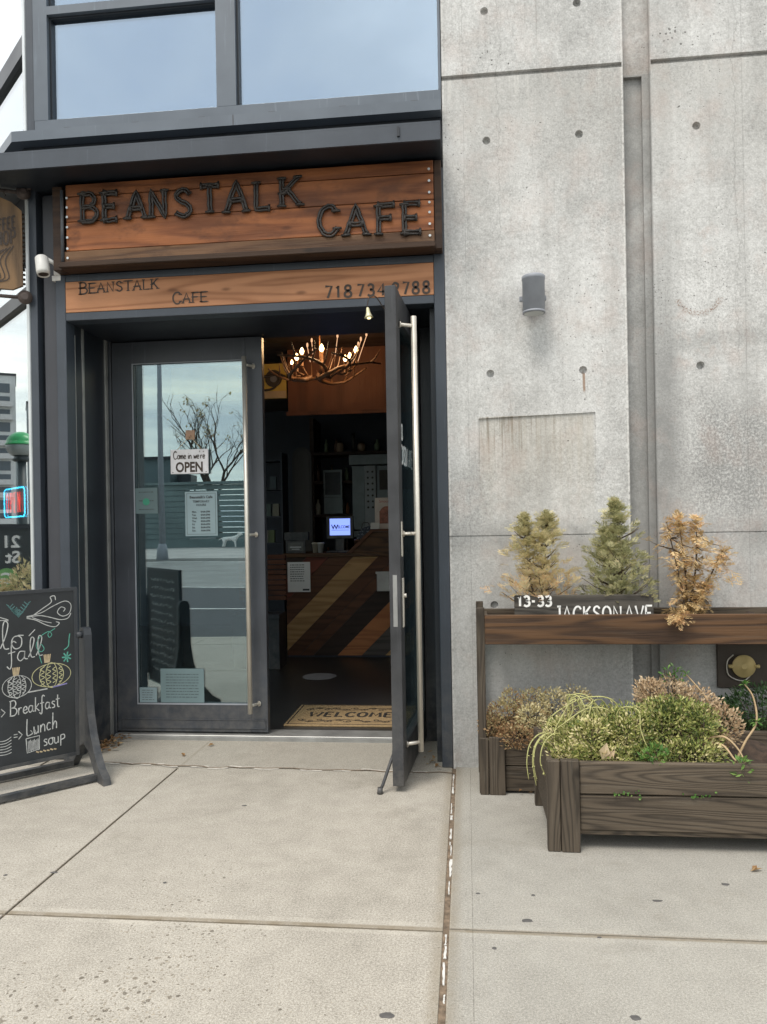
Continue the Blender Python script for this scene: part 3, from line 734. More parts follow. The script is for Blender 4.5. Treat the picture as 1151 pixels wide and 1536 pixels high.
for lx, ly, a, wd in [(1.17, -1.35, .3, 'in front of the large planter'), (-1.88, .12, 2.0, 'on the doorway apron near the glass door'), (-.22, -.02, 1.2, 'on the apron behind the open door'), (-1.8, .35, .6, 'below the kick plate of the glass door')]:
    m = MB(); m.leaf((0, 0, .005), (math.cos(a), math.sin(a), .1), (0, .2, 1), .06, .025, .8, .3); m.leaf((.01, .005, .006), (math.cos(a+.5), math.sin(a+.5), .2), (.2, 0, 1), .045, .02, .5, .3)
    o = m.build('fallen_leaf', M['leaf_dirt'], loc=(0, 0, 0), label='single curled dry leaf lying '+wd, cat='leaf', group='single dry leaves on the paving', recalc=False); o.location = (lx, ly, 0)

# ------------------------------------------------------------------ concrete wall
m = MB(); m.box(-.108, 0, -.05, 9, .32, 7.2)
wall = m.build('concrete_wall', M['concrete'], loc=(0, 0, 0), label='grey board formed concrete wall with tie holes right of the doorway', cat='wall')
def cut(ob, mb):
    me = bpy.data.meshes.new('c'); bmesh.ops.recalc_face_normals(mb.bm, faces=mb.bm.faces); mb.bm.to_mesh(me); mb.bm.free()
    c = bpy.data.objects.new('c', me); COL.objects.link(c)
    md = ob.modifiers.new('b', 'BOOLEAN'); md.operation = 'DIFFERENCE'; md.solver = 'EXACT'; md.object = c
    dg = bpy.context.evaluated_depsgraph_get()
    new = bpy.data.meshes.new_from_object(ob.evaluated_get(dg)); ob.modifiers.clear()
    ob.data = new; bpy.data.objects.remove(c)
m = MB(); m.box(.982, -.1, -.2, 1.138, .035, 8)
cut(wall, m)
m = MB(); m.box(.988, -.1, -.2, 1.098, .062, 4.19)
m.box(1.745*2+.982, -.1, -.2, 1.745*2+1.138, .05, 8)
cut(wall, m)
m = MB()
for xa, xb in ((-.2, .975), (1.144, 4.46), (4.64, 9.2)):
    m.box(xa, -.1, 4.236, xb, .03, 4.266); m.box(xa, -.1, 1.421, xb, .006, 1.428)
m.box(-.2, -.1, 7.05, 9.2, .03, 7.08)
holes = []
for zz in (.999, 2.42, 3.85, 4.645, 6.07):
    for xx in (.16, .717, 1.402, 1.96, 2.52, 3.1): holes.append((xx, zz))
for xx, zz in holes:
    m.lathe((xx, -.01, zz), [(.0255, 0), (.024, .02), (.019, .042)], (0, 1, 0), 14)
# shallow panel ledge, deepest at its top edge
m.prism([(.083, -.05, 2.146), (.784, -.05, 2.163), (.784, .010, 2.163), (.083, .010, 2.146)], (0, -.0, -.001))
m.bm.free(); m = MB()
for xa, xb in ((-.2, .975), (1.144, 4.46), (4.64, 9.2)):
    m.box(xa, -.1, 4.236, xb, .03, 4.266); m.box(xa, -.1, 1.421, xb, .006, 1.428)
for xx, zz in holes:
    m.lathe((xx, -.01, zz), [(.0255, 0), (.024, .02), (.019, .042)], (0, 1, 0), 14)
cut(wall, m)
m = MB()
a = [(.083, -.02, 2.146), (.083, .011, 2.146), (.083, -.001, 1.60), (.083, -.02, 1.60)]
b = [(.784, -.02, 2.163), (.784, .009, 2.163), (.784, -.001, 1.60), (.784, -.02, 1.60)]
va = [m.V(p) for p in a]; vb = [m.V(p) for p in b]
m._set([m.bm.faces.new(va), m.bm.faces.new(vb[::-1])]+[m.bm.faces.new((va[i], vb[i], vb[(i+1) % 4], va[(i+1) % 4])) for i in range(4)], .5)
cut(wall, m)
wall.name = 'concrete_wall'

# wall light
wl = thing('wall_light', (.42, 0, 2.86), 'grey cylindrical up and down light mounted on the concrete wall', 'wall light')
m = MB(); m.lathe((.42, -.105, 2.755), [(.055, 0), (.066, .004), (.066, .19), (.069, .192), (.069, .212), (.062, .218), (.058, .21)], (0, 0, 1), 28)
m.lathe((.42, -.105, 2.748), [(.067, 0), (.067, .012)], (0, 0, 1), 28)
m.build('lamp_body', M['lamp_grey'], wl)
m = MB(); m.box(.375, -.05, 2.80, .465, .001, 2.92, .004); m.box(.34, -.05, 2.84, .375, -.03, 2.87, .003); m.box(.465, -.05, 2.84, .5, -.03, 2.87, .003); m.build('mounting_bracket', M['lamp_grey'], wl)
m = MB(); m.lathe((.42, -.105, 2.7455), [(.057, 0), (.057, .002)], (0, 0, 1), 28); m.build('lens', M['lens'], wl)

# ------------------------------------------------------------------ storefront
sf = thing('cafe_storefront', (-1.37, 0, 0), 'dark steel and glass cafe storefront with recessed double doorway and canopy', 'storefront')
PX, PY = -2.83, .0
WX, WY = -.73, .683                  # run of the slanted side wall
NX, NY = -.683, -.73                 # its outward normal
def sw(s, out, z): return (PX+WX*s+NX*out, PY+WY*s+NY*out, z)
def sbox(m, s0, o0, z0, s1, o1, z1, r=None):
    a = [sw(s0, o0, z0), sw(s1, o0, z0), sw(s1, o1, z0), sw(s0, o1, z0)]
    m.prism(a, (0, 0, z1-z0), r)
# corner post: light cheek along the slanted wall, front face
m = MB(); m.box(-2.815, -.012, -.01, -2.764, .09, 7.0, .002); m.build('corner_post', M['steel_light'], sf)
m = MB(); sbox(m, -.012, -.03, -.01, .035, .004, 7.0); m.build('post_edge', M['bare_edge'], sf)
m = MB(); m.box(-2.764, .06, 0, -2.736, .12, 3.70); m.build('post_gap', M['steel'], sf)
m = MB(); m.box(-2.736, .02, 0, -2.637, .10, 3.70, .003); m.build('side_panel', M['steel_panel'], sf)
m = MB(); m.box(-2.637, -.012, 0, -2.571, .10, 3.165, .003); m.build('door_post', M['steel_light'], sf)
m = MB(); m.box(-.176, -.012, 0, -.110, .10, 3.70, .003); m.build('door_post', M['steel_light'], sf)
m = MB(); m.box(-2.571, -.010, 2.866, -.176, .10, 2.917, .003); m.build('header_beam', M['steel_light'], sf)
m = MB(); m.box(-2.571, -.008, 3.119, -.176, .10, 3.166, .003); m.build('header_beam', M['steel_light'], sf)
m = MB(); m.box(-2.571, .03, 2.917, -.176, .10, 3.119); m.box(-2.736, .06, 3.166, -.11, .10, 3.70); m.build('header_backing', M['steel'], sf)
# recess: reveals, soffit, thresholds
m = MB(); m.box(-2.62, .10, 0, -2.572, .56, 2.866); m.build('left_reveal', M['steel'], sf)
m = MB(); m.box(-2.572, .19, .02, -2.566, .215, 2.866); m.box(-2.572, .10, .02, -2.569, .105, 2.8); m.box(-2.572, .515, .02, -2.560, .545, 2.866); m.build('reveal_trim', M['sill'], sf)
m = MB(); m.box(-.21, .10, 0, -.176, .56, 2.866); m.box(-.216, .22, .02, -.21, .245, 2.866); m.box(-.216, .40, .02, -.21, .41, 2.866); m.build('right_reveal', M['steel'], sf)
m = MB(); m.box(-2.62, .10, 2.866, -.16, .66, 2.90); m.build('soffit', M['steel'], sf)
m = MB(); m.box(-2.60, .56, .0, -2.545, .66, 2.866, .003); m.build('door_jamb', M['door_steel'], sf)
m = MB(); m.box(-.325, .56, .0, -.176, .66, 2.866, .003); m.build('door_jamb', M['steel'], sf)
m = MB(); m.box(-2.545, .52, -.01, -.325, .70, .032, .004); m.box(-2.545, .505, -.01, -.325, .52, .02); m.build('threshold', M['sill'], sf)
# fixed glass leaf (left)
dl = MB(); Y0, Y1 = .565, .625
for a in ((-2.540, .045, -2.385, 2.855), (-1.548, .045, -1.425, 2.855)): dl.box(a[0], Y0, a[1], a[2], Y1, a[3], .003)
dl.box(-2.385, Y0, 2.695, -1.548, Y1, 2.855, .002); dl.box(-2.385, Y0, .045, -1.548, Y1, .245, .002)
d1 = dl.build('glass_door', M['door_steel'], sf, label='closed glass door leaf with papers and an open sign')
m = MB(); m.box(-2.389, .580, .241, -1.544, .594, 2.699); m.build('glass', M['door_glass'], d1)
m = MB(); m.box(-2.388, .562, .238, -1.545, .569, .248); m.box(-2.388, .562, 2.692, -1.545, .569, 2.698); m.box(-2.388, .562, .248, -2.381, .569, 2.692); m.build('glazing_bead', M['lamp_grey'], d1)
m = MB(); m.box(-2.50, .558, .068, -1.44, .5655, .13, .002); m.box(-2.50, .555, .13, -1.44, .5655, .136); m.build('kick_rail', M['door_steel'], d1)
def pull(m, x, y, z0, z1, face, zs, off):
    m.tube([(x, y, z0), (x, y, z1)], .0165, 16)
    for zz in zs:
        m.tube([(x, y, zz), (x+off[0]*.45, y+off[1]*.45, zz), (x+off[0], y+off[1], zz)], .0105, 10)
        m.lathe((x+off[0]*.93, y+off[1]*.93, zz), [(.019, 0), (.019, .006)], (off[0], off[1], 0), 14)
m = MB(); pull(m, -1.532, .49, .195, 2.70, 0, (.25, 1.45, 2.645), (.045, .076)); m.build('pull_handle', M['stainless'], d1)
# open leaf (right), modelled shut about its hinge and swung out
d2 = bpy.data.objects.new('open_door', None)
dl = MB(); W = 1.085
for a in ((-W, -.96), (-.13, 0)): dl.box(a[0], -.032, .035, a[1], .032, 2.845, .003)
dl.box(-.96, -.030, 2.69, -.13, .030, 2.843, .002); dl.box(-.96, -.030, .037, -.13, .030, .24, .002)
bpy.data.objects.remove(d2)
d2 = dl.build('open_door', M['black_steel'], sf, local=True, label='black glass door leaf standing open on its kickstand')
d2.location = (-.33+1.37, .61, 0); d2.rotation_euler.z = R(86)
def dpart(mb, name, mat, label=None): return mb.build(name, mat, d2, local=True, label=label)
m = MB(); m.box(-.963, -.008, .237, -.127, .006, 2.693); dpart(m, 'glass', M['door_glass'])
m = MB(); pull(m, -.945, -.112, .195, 2.70, 0, (.25, 1.45, 2.645), (-.055, .078)); dpart(m, 'pull_handle', M['stainless'])
m = MB(); m.box(-1.045, -.038, 1.32, -1.005, -.031, 1.52, .003); m.box(-1.04, -.04, .92, -1.0, -.031, 1.20, .003); m.lathe((-1.02, -.055, 1.10), [(.012, 0), (.012, .02)], (0, 1, 0), 10)
m.tube([(-1.025, -.036, 1.45), (-1.025, -.075, 1.45), (-.99, -.08, 1.45)], .009, 8); dpart(m, 'lock_plate', M['stainless'])
m = MB(); m.box(-W-.002, -.012, .93, -W+.001, .012, 1.22); m.box(-W-.004, -.006, 1.05, -W, .006, 1.10); dpart(m, 'strike_edge', M['sill'])
m = MB(); m.tube([(-1.04, .034, .20), (-1.06, .05, .155), (-1.10, .085, .05), (-1.115, .10, .015)], .009, 8); m.lathe((-1.115, .10, .0), [(.018, 0), (.014, .035)], (0, 0, 1), 10); m.box(-1.06, .031, .13, -1.01, .038, .23, .002); dpart(m, 'kickstand', M['black_steel'])
m = MB()
for txt, zz, h in (('13-33', 2.01, .09), ('JACKSON AVE', 1.865, .11)):
    st, wd = strokes(txt, CAPS, h, .72, .06)
    for _, p in st:
        m.ribbon([(-.93+a, -.0095, zz+b) for a, b in p], .014, (0, -1, 0))
dpart(m, 'street_number_lettering', M['decal'])
m = MB(); m.box(-.6, .031, 2.77, -.15, .06, 2.83, .003); dpart(m, 'door_closer', M['black_steel'])

# upper windows
m = MB()
for zz0, zz1 in ((4.082, 4.182), (5.98, 6.06), (6.92, 7.0)): m.box(-2.764, -.010, zz0, -.112, .08, zz1, .002)
m.box(-2.668, -.010, 4.868, -1.535, .08, 4.922)
for xa, xb in ((-2.764, -2.668), (-1.535, -1.408), (-.128, -.112)):
    zs = [4.182, 5.98, 6.06, 6.92]
    for i in range(0, 4, 2): m.box(xa, -.010, zs[i], xb, .08, zs[i+1])
m.build('window_frame', M['win_frame'], sf)
m = MB()
PANES = ((4.182, 4.868, -2.668, -1.535), (4.922, 5.98, -2.668, -1.535), (4.182, 5.98, -1.408, -.128), (6.06, 6.92, -2.668, -1.535), (6.06, 6.92, -1.408, -.128))
for za, zb, xa, xb in PANES:
    if 1:
        m.box(xa, .02, za, xa+.014, .06, zb); m.box(xa+.014, .02, zb-.014, xb, .06, zb)
m.build('window_gasket', M['steel'], sf)
for za, zb, xa, xb in PANES:
    if 1:
        m = MB(); m.box(xa, .045, za, xb, .057, zb); m.build('window_pane', M['win_glass'], sf)
# sill ledge with weep slots, recess, canopy
def corner(off): return PX+(-off*(1-.73)/.683 if False else 0)
def led(m, o, z0, z1, back, xr=-.113, sidelen=5.0):
    # front strip and its return along the slanted wall, mitred at the corner
    dx = -(1-.73)/.683*o      # x shift of the mitre at projection o
    xm = PX+dx
    db = -(1-.73)/.683*back
    xb = PX+db
    m.prism([(xr, -o, z0), (xm, -o, z0), (xb, -back, z0), (xr, -back, z0)], (0, 0, z1-z0))
    m.prism([(xm, -o, z0), (xm+WX*sidelen, -o+WY*sidelen, z0), (xb+WX*sidelen, -back+WY*sidelen, z0), (xb, -back, z0)], (0, 0, z1-z0))
m = MB(); led(m, .10, 4.008, 4.074, -.02)
m.build('sill_ledge', M['win_frame'], sf)
m = MB()
m.box(-1.405, -.102, 4.01, -1.402, -.099, 4.072); m.build('ledge_seam', M['ink'], sf)
for xx in (-2.56, -2.1, -1.66, -1.20, -.75, -.3):
    m = MB(); m.box(xx, -.0125, 4.118, xx+.045, -.009, 4.124); m.build('weep_slot', M['ink'], sf)
m = MB(); led(m, .015, 3.82, 4.008, -.06); m.build('upper_fascia', M['steel'], sf)
m = MB(); led(m, .35, 3.800, 3.812, -.02); led(m, .35, 3.704, 3.7995, .335); m.build('canopy', M['steel_light'], sf)
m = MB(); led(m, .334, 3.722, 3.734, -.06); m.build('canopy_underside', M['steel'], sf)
m = MB(); m.box(-.36, -.36, 3.735, -.345, -.351, 3.79); m.build('canopy_bracket', M['steel'], sf)

# slanted window wall
m = MB()
for z0, z1 in ((0, .25), (3.03, 3.12), (3.60, 3.72), (4.655, 4.78), (5.98, 6.06), (6.92, 7.0)): sbox(m, .035, -.07, z0, 8.0, .0, z1)
for s in (1.9, 3.8, 5.7, 7.6):
    for z0, z1 in ((.25, 3.03), (3.12, 3.60), (3.72, 4.655), (4.78, 5.98), (6.06, 6.92)): sbox(m, s, -.065, z0, s+.08, -.002, z1)
m.build('side_mullions', M['steel'], sf)
for z0, z1 in ((.25, 3.03), (3.12, 3.60), (3.72, 4.655), (4.78, 5.98), (6.06, 6.92)):
    for s0, s1 in ((.035, 1.9), (1.98, 3.8), (3.88, 5.7), (5.78, 7.6)):
        m = MB(); sbox(m, s0, -.04, z0, s1, -.03, z1); m.build('side_window_pane', M['side_glass'], sf)

# interior shell
floor_pts = [(-2.79, .70, .0), (-8.4, 5.98, .0), (-8.4, 6.6, .0), (2.2, 6.6, .0), (2.2, .66, .0)]
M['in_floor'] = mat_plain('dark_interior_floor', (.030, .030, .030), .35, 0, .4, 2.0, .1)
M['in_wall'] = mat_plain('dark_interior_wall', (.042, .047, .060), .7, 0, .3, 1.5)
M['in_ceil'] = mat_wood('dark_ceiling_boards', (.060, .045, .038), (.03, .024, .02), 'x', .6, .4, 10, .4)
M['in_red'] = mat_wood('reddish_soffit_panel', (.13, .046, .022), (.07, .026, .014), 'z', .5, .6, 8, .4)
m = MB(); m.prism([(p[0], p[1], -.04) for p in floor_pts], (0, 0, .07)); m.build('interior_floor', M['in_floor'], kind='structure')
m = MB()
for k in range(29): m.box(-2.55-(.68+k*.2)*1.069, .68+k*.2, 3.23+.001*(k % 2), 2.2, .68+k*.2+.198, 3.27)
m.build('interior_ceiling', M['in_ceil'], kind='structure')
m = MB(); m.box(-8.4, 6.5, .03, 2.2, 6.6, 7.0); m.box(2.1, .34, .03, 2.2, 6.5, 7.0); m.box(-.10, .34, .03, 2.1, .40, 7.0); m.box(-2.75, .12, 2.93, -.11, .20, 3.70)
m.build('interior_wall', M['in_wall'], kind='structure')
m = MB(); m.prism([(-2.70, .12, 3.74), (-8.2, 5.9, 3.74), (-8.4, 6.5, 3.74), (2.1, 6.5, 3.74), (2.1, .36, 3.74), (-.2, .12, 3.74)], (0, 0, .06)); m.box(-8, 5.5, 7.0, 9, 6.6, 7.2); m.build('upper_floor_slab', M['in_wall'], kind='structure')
m = MB(); m.prism([(-2.79, 0, 7.0), (-8.5, 5.4, 7.0), (-8.5, 6.6, 7.0), (9, 6.6, 7.0), (9, 0, 7.0)], (0, 0, .25)); m.build('roof_parapet', M['steel'], sf)
# corner piece beyond the opening that closes the room left of the jamb
m = MB(); m.box(-2.75, .60, .03, -2.60, .70, 3.23); m.build('inner_jamb', M['steel'], sf)

# ------------------------------------------------------------------ signs over the door
s1 = thing('large_sign', (-1.35, -.05, 3.45), 'large stained wood fascia sign with twisted branch letters reading Beanstalk Cafe', 'shop sign')
m = MB()
zb = [3.275, 3.462, 3.622, 3.700]
for i in range(3): m.box(-2.500, -.118+.002*(i % 2), zb[i]+.002, -.165, -.06, zb[i+1]-.002, .003, [.9, .6, .35][i])  # planks darker upward: canopy shade and stains put into their tone
m.build('plank', M['sign_wood'], s1)
m = MB(); m.box(-2.515, -.124, 3.202, -.163, -.055, 3.273, .003, .6)
m.build('bottom_plank', mat_wood('weathered_cedar_strip', (.27, .145, .075), (.11, .055, .032), 'x', 1.0, .6, 16, .8, (.24, .17, .11), (.09, .05, .03), 2.0), s1, label='greyer weathered bottom plank')
m = MB(); m.box(-2.54, -.150, 3.166, -.158, -.055, 3.201, .004, .2); m.build('drip_lip', M['dark_wood'], s1)
m = MB(); m.box(-2.60, -.10, 3.166, -2.536, -.0, 3.70, .003); m.box(-.162, -.11, 3.166, -.118, -.013, 3.70, .003); m.box(-2.536, -.054, 3.168, -.163, -.012, 3.70, 0)
m.build('side_board', M['dark_wood'], s1)
m = MB(); m.tube([(-2.518, -.131, 3.20), (-2.518, -.131, 3.66)], .011, 8); m.build('edge_rod', M['steel_light'], s1)
for xx, zl in ((-2.487, (3.23, 3.29, 3.36, 3.425, 3.49, 3.55, 3.61)), (-.19, (3.24, 3.31, 3.38, 3.44, 3.50, 3.57, 3.64))):
    for zz in zl: m = MB(); m.lathe((xx, -.131, zz), [(.008, 0), (.006, .006), (.002, .014)][::-1], (0, 1, 0), 8); m.build('bolt', M['bare_edge'], s1)
rnd = random.Random(11)
def branch_letter(parent, ch, x, z, h, w, k):
    adv, st = CAPS[ch]; m = MB()
    for cv, pts in st:
        pp = smooth_pts(pts, 4) if cv else pts
        # resample straight strokes so that they can wobble
        q = []
        for a, b in zip(pp[:-1], pp[1:]):
            n = max(1, int(math.hypot(b[0]-a[0], b[1]-a[1])/.12))
            for i in range(n): q.append((a[0]+(b[0]-a[0])*i/n, a[1]+(b[1]-a[1])*i/n))
        q.append(pp[-1])
        P = []; rad = []
        for i, (a, b) in enumerate(q):
            e = min(i, len(q)-1-i)
            P.append((x+a*h*w+rnd.uniform(-.0022, .0022), -.132+rnd.uniform(-.003, .003), z+b*h+rnd.uniform(-.0022, .0022)))
            rad.append(.0118+.005*(1 if e == 0 else 0)+rnd.uniform(-.0015, .0025))
        for off in (-1, 1):
            Q = []
            for i in range(len(P)):
                a_, b_ = P[max(0, i-1)], P[min(len(P)-1, i+1)]; dx_, dz_ = b_[0]-a_[0], b_[2]-a_[2]; L_ = math.hypot(dx_, dz_) or 1
                Q.append((P[i][0]-dz_/L_*.0085*off, P[i][1]-.002*off, P[i][2]+dx_/L_*.0085*off))
            m.tube(Q, [r*.66 for r in rad], 7)
        for e in (0, -1):
            px_, py_, pz_ = P[e]; vert = abs(P[e][0]-P[(1 if e == 0 else -2)][0]) < abs(P[e][2]-P[(1 if e == 0 else -2)][2])*1.2
            if vert: m.tube([(px_-.028, py_-.003, pz_+rnd.uniform(-.003, .003)), (px_, py_-.006, pz_), (px_+.028, py_-.003, pz_+rnd.uniform(-.003, .003))], [.0075, .0095, .0075], 7)
            elif not cv: m.tube([(px_, py_-.003, pz_-.022), (px_, py_-.006, pz_), (px_, py_-.003, pz_+.022)], [.007, .009, .007], 7)
    m.build('letter', M['driftwood'], parent)
bx = [-2.392, -2.245, -2.085, -1.938, -1.775, -1.610, -1.445, -1.265, -1.105]
for i, ch in enumerate('BEANSTALK'): branch_letter(s1, ch, bx[i], 3.452+[.0, .0, .0, .0, -.005, .01, .005, .01, .02][i], [.175, .17, .165, .165, .165, .165, .185, .16, .17][i], [1.12, 1.05, 1.18, 1.08, 1.25, 1.2, 1.15, 1.15, 1.3][i], i)
for i, (ch, xx) in enumerate(zip('CAFE', (-.868, -.700, -.510, -.352))): branch_letter(s1, ch, xx, [3.278, 3.268, 3.262, 3.262][i], .175, [1.15, 1.2, 1.2, 1.15][i], i)

s2 = thing('small_sign', (-1.37, 0, 3.0), 'narrow orange wood plank sign with burnt lettering and telephone number', 'shop sign')
def fit_serif(m, txt, x0, x1, z, h, wd, y=-.0125, gap=.12, sl=.016, serif=True):
    for _, p in fit(txt, CAPS, x0, x1, h, gap):
        q = [(a, y, z+b+sl*(a-x0)) for a, b in p]
        m.ribbon(q, wd, (0, -1, 0))
        for e in ((q[0], q[-1]) if serif else ()): m.ribbon([(e[0]-wd*1.15, e[1]-.0004, e[2]), (e[0]+wd*1.15, e[1]-.0004, e[2])], wd*.6, (0, -1, 0))
m = MB(); m.box(-2.570, -.010, 2.919, -.177, .029, 3.118, .002, .8); m.build('plank', M['sign_wood2'], s2)
m = MB(); rnd = random.Random(2)
def serif_text(m, txt, x, z, h, w, wd, slope=0.0, y=-.0125, gap=.12, font=CAPS, serif=True, nrm=(0, -1, 0)):
    st, tot = strokes(txt, font, h, w, gap)
    for _, p in st:
        q = [(x+a, y, z+b+a*slope) for a, b in p]
        m.ribbon(q, wd, nrm)
        if serif:
            for e in (q[0], q[-1]): m.ribbon([(e[0]-wd*1.1, e[1]-.0004, e[2]), (e[0]+wd*1.1, e[1]-.0004, e[2])], wd*.65, nrm)
    return tot
fit_serif(m, 'B', -2.468, -2.420, 3.034, .074, .010); fit_serif(m, 'EANSTALK', -2.405, -1.944, 3.038, .062, .009)
fit_serif(m, 'C', -1.845, -1.795, 2.940, .074, .010); fit_serif(m, 'AFE', -1.780, -1.622, 2.944, .062, .009)
m.build('lettering', M['ink'], s2)
m = MB()
fit_serif(m, '718', -.855, -.692, 2.930, .072, .014, sl=0, gap=.22, serif=False); fit_serif(m, '734', -.652, -.482, 2.930, .072, .014, sl=0, gap=.22, serif=False); fit_serif(m, '2788', -.432, -.205, 2.930, .072, .014, sl=0, gap=.22, serif=False)
m.build('telephone_number', M['ink'], s2)

# hanging sign at the corner
hs = thing('hanging_sign', (-2.82, -.03, 3.35), 'brown carved coffee shop sign hanging from a pipe bracket at the corner post', 'hanging sign')
hd = Vector((-.9, -.43, 0)); hp = Vector((-2.835, -.05, 0))
hn = Vector((.43, -.9, 0))
def H(t, z, o=0): v = hp+hd*t+hn*o; return (v.x, v.y, z)
m = MB(); n = 10; pts = []
pts = [H(.0, 3.09), H(.06, 3.06), H(.56, 3.06), H(.60, 3.10), H(.60, 3.58), H(.56, 3.64), H(.40, 3.68), H(.22, 3.68), H(.06, 3.62), H(.0, 3.57)]
m.prism(pts, hn*.03, .6); m.build('sign_board', mat_wood('carved_sign_board', (.27, .165, .085), (.12, .08, .05), 'z', 1.0, .6, 14, .4), hs)
m = MB()
for k in range(16):
    zz = 3.10+k*.030; a = H(.0, zz, 0); m.box(a[0]-.0, a[1]-.004, zz, a[0]+.012, a[1]+.006, zz+.013)
m.build('toothed_edge', M['ink'], hs)
m = MB()
def hs_text(txt, tr, z, h, w, slope):
    st, tot = strokes(txt, CAPS, h, w, .15)
    for _, p in st:
        m.ribbon([H(tr+tot-a, z+b+slope*(tot-a), .034) for a, b in p], .012, hn)
hs_text('COFFEE', .03, 3.46, .075, .50, -.35); hs_text('SHOP', .03, 3.36, .085, .62, -.25)
for k in range(5): m.ribbon(smooth_pts([H(.05+.02*k, 3.34-.01*k, .033), H(.10+.03*k, 3.24, .033), H(.08+.025*k, 3.13, .033), H(.14+.03*k, 3.10, .033)], 4), .007, hn)
m.build('carving', M['ink'], hs)
m = MB()
for zz in (3.02, 3.70):
    m.tube([H(-.02, zz), H(.12, zz), H(.62, zz)], .012, 8)
    a = H(-.01, zz, .012); m.lathe(a, [(.045, -.012), (.045, 0), (.025, .006), (.02, .016)], hn, 14)
for t in (.10, .16, .5):
    m.tube(smooth_pts([H(t, 3.70, .01), H(t+.008, 3.685, .02), H(t-.004, 3.67, .01), H(t, 3.655, .02)], 4), .003, 5)
m.tube([H(-.02, 3.72), (-2.76, -.05, 3.74), (-2.70, -.03, 3.80)], .016, 8)
m.build('pipe_bracket', mat_plain('rusty_pipe', (.075, .058, .052), .6, .3, .3, 20, .3), hs)

# security camera
sc_ = thing('security_camera', (-2.64, -.02, 3.2), 'white bullet security camera under the left end of the large sign', 'security camera')
m = MB(); ax = Vector((.16, -.10, -1)).normalized()
m.lathe(Vector((-2.685, -.09, 3.265)), [(.030, 0), (.041, .012), (.042, .10), (.038, .128), (.034, .120)], ax, 20); m.build('camera_body', M['cam_white'], sc_)
m = MB(); m.tube([(-2.655, -.075, 3.25), (-2.62, -.05, 3.23), (-2.62, .018, 3.20)], .014, 8); m.box(-2.66, -.015, 3.13, -2.60, .022, 3.165, .003); m.box(-2.645, -.02, 3.165, -2.605, -.002, 3.24, .004); m.build('mount', M['cam_white'], sc_)
m = MB(); m.lathe(Vector((-2.685, -.09, 3.265))+ax*.118, [(.031, 0), (.031, .004)], ax, 16); m.build('lens', M['ink'], sc_)

# small bell lamp on a gooseneck
bl = thing('gooseneck_lamp', (-.49, .0, 2.83), 'small brass bell lamp on a thin gooseneck below the plank sign', 'lamp')
m = MB(); m.tube(smooth_pts([(-.46, -.012, 2.81), (-.49, -.05, 2.845), (-.53, -.09, 2.90), (-.565, -.11, 2.89), (-.578, -.115, 2.85), (-.578, -.115, 2.825)], 4), .0035, 6); m.box(-.48, -.02, 2.80, -.44, -.009, 2.868, .002); m.build('gooseneck', M['ink'], bl)
m = MB(); m.lathe((-.578, -.115, 2.828), [(.007, 0), (.010, .008), (.013, .030), (.019, .048), (.029, .062), (.026, .062)], (.12, 0, -1), 14); m.build('bell_shade', mat_plain('pale_brass', (.62, .58, .38), .4, .2, .1, 10), bl)
m = MB(); m.lathe((-.571, -.115, 2.775), [(.006, 0), (.013, .008), (.010, .016)], (.12, 0, -1), 8); m.build('bulb', mat_emit('soft_bulb', (1, .8, .4), 1.2), bl)

# ------------------------------------------------------------------ things on the closed glass door
os_ = thing('open_sign', (-1.965, .545, 1.98), 'cream tin sign reading come in we are open hanging on the glass door', 'sign')
m = MB(); m.box(-2.105, .553, 1.893, -1.825, .560, 2.068, .003, .5)
m.build('sign_plate', mat_plain('cream_tin', (.62, .61, .62), .5, 0, .12, 14), os_)
m = MB()
TM = lambda x, z, y=.5515: plane_M((x, y, z), (1, 0, 0), (0, 0, 1))
m.text('OPEN', .098, TM(-1.965, 1.908), bold=.0032, align='CENTER', sx=.80)
st, tot = strokes("Come in we're", HAND, .056, .92, .02)
for _, p in st: m.ribbon([(-2.082+a*(.235/tot), .5515, 2.000+b) for a, b in p], .0062, (0, -1, 0))
for xx, zz in ((-2.088, 1.905), (-1.842, 1.905), (-2.07, 2.05), (-1.86, 2.05)): m.lathe((xx, .552, zz), [(.004, 0), (.004, .001)], (0, 1, 0), 8)
m.build('lettering', M['ink'], os_)
m = MB(); m.tube([(-2.065, .556, 2.055), (-1.963, .568, 2.165), (-1.865, .556, 2.055)], .0025, 5); m.build('string', M['chalk_tan'], os_)
m = MB(); m.box(-1.998, .572, 2.140, -1.930, .5795, 2.208, .004); m.lathe((-1.963, .562, 2.165), [(.006, 0), (.010, .012)], (0, 1, 0), 10); m.build('adhesive_hook', mat_plain('tan_hook', (.36, .22, .14), .6), os_)
M['paper'] = mat_plain('white_paper', (.50, .53, .53), .8, 0, .06, 6)
M['paper_blue'] = mat_plain('bluish_paper', (.20, .27, .29), .8, 0, .06, 6)  # glass tint and reflection put into the colours of these three papers
M['paper_teal2'] = mat_plain('teal_permit', (.13, .19, .20), .7, 0, .06, 6)
M['paper_teal'] = mat_plain('teal_paper', (.095, .14, .145), .7, 0, .06, 6)
M['print'] = mat_plain('printed_text', (.05, .06, .065), .8, 0, .1, 6)
M['print_green'] = mat_plain('green_print', (.04, .22, .14), .8, 0, .1, 6)
def paper(name, x0, z0, x1, z1, label, mat, lines, cat='notice', y=.5745):
    th = thing(name, ((x0+x1)/2, y, (z0+z1)/2), label, cat)
    m = MB(); m.box(x0, y, z0, x1, y+.002, z1); m.build('sheet', M[mat], th)
    m = MB(); lines(m, x0, z0, x1, z1, y-.0012); m.build('print', M['print'], th)
    return th
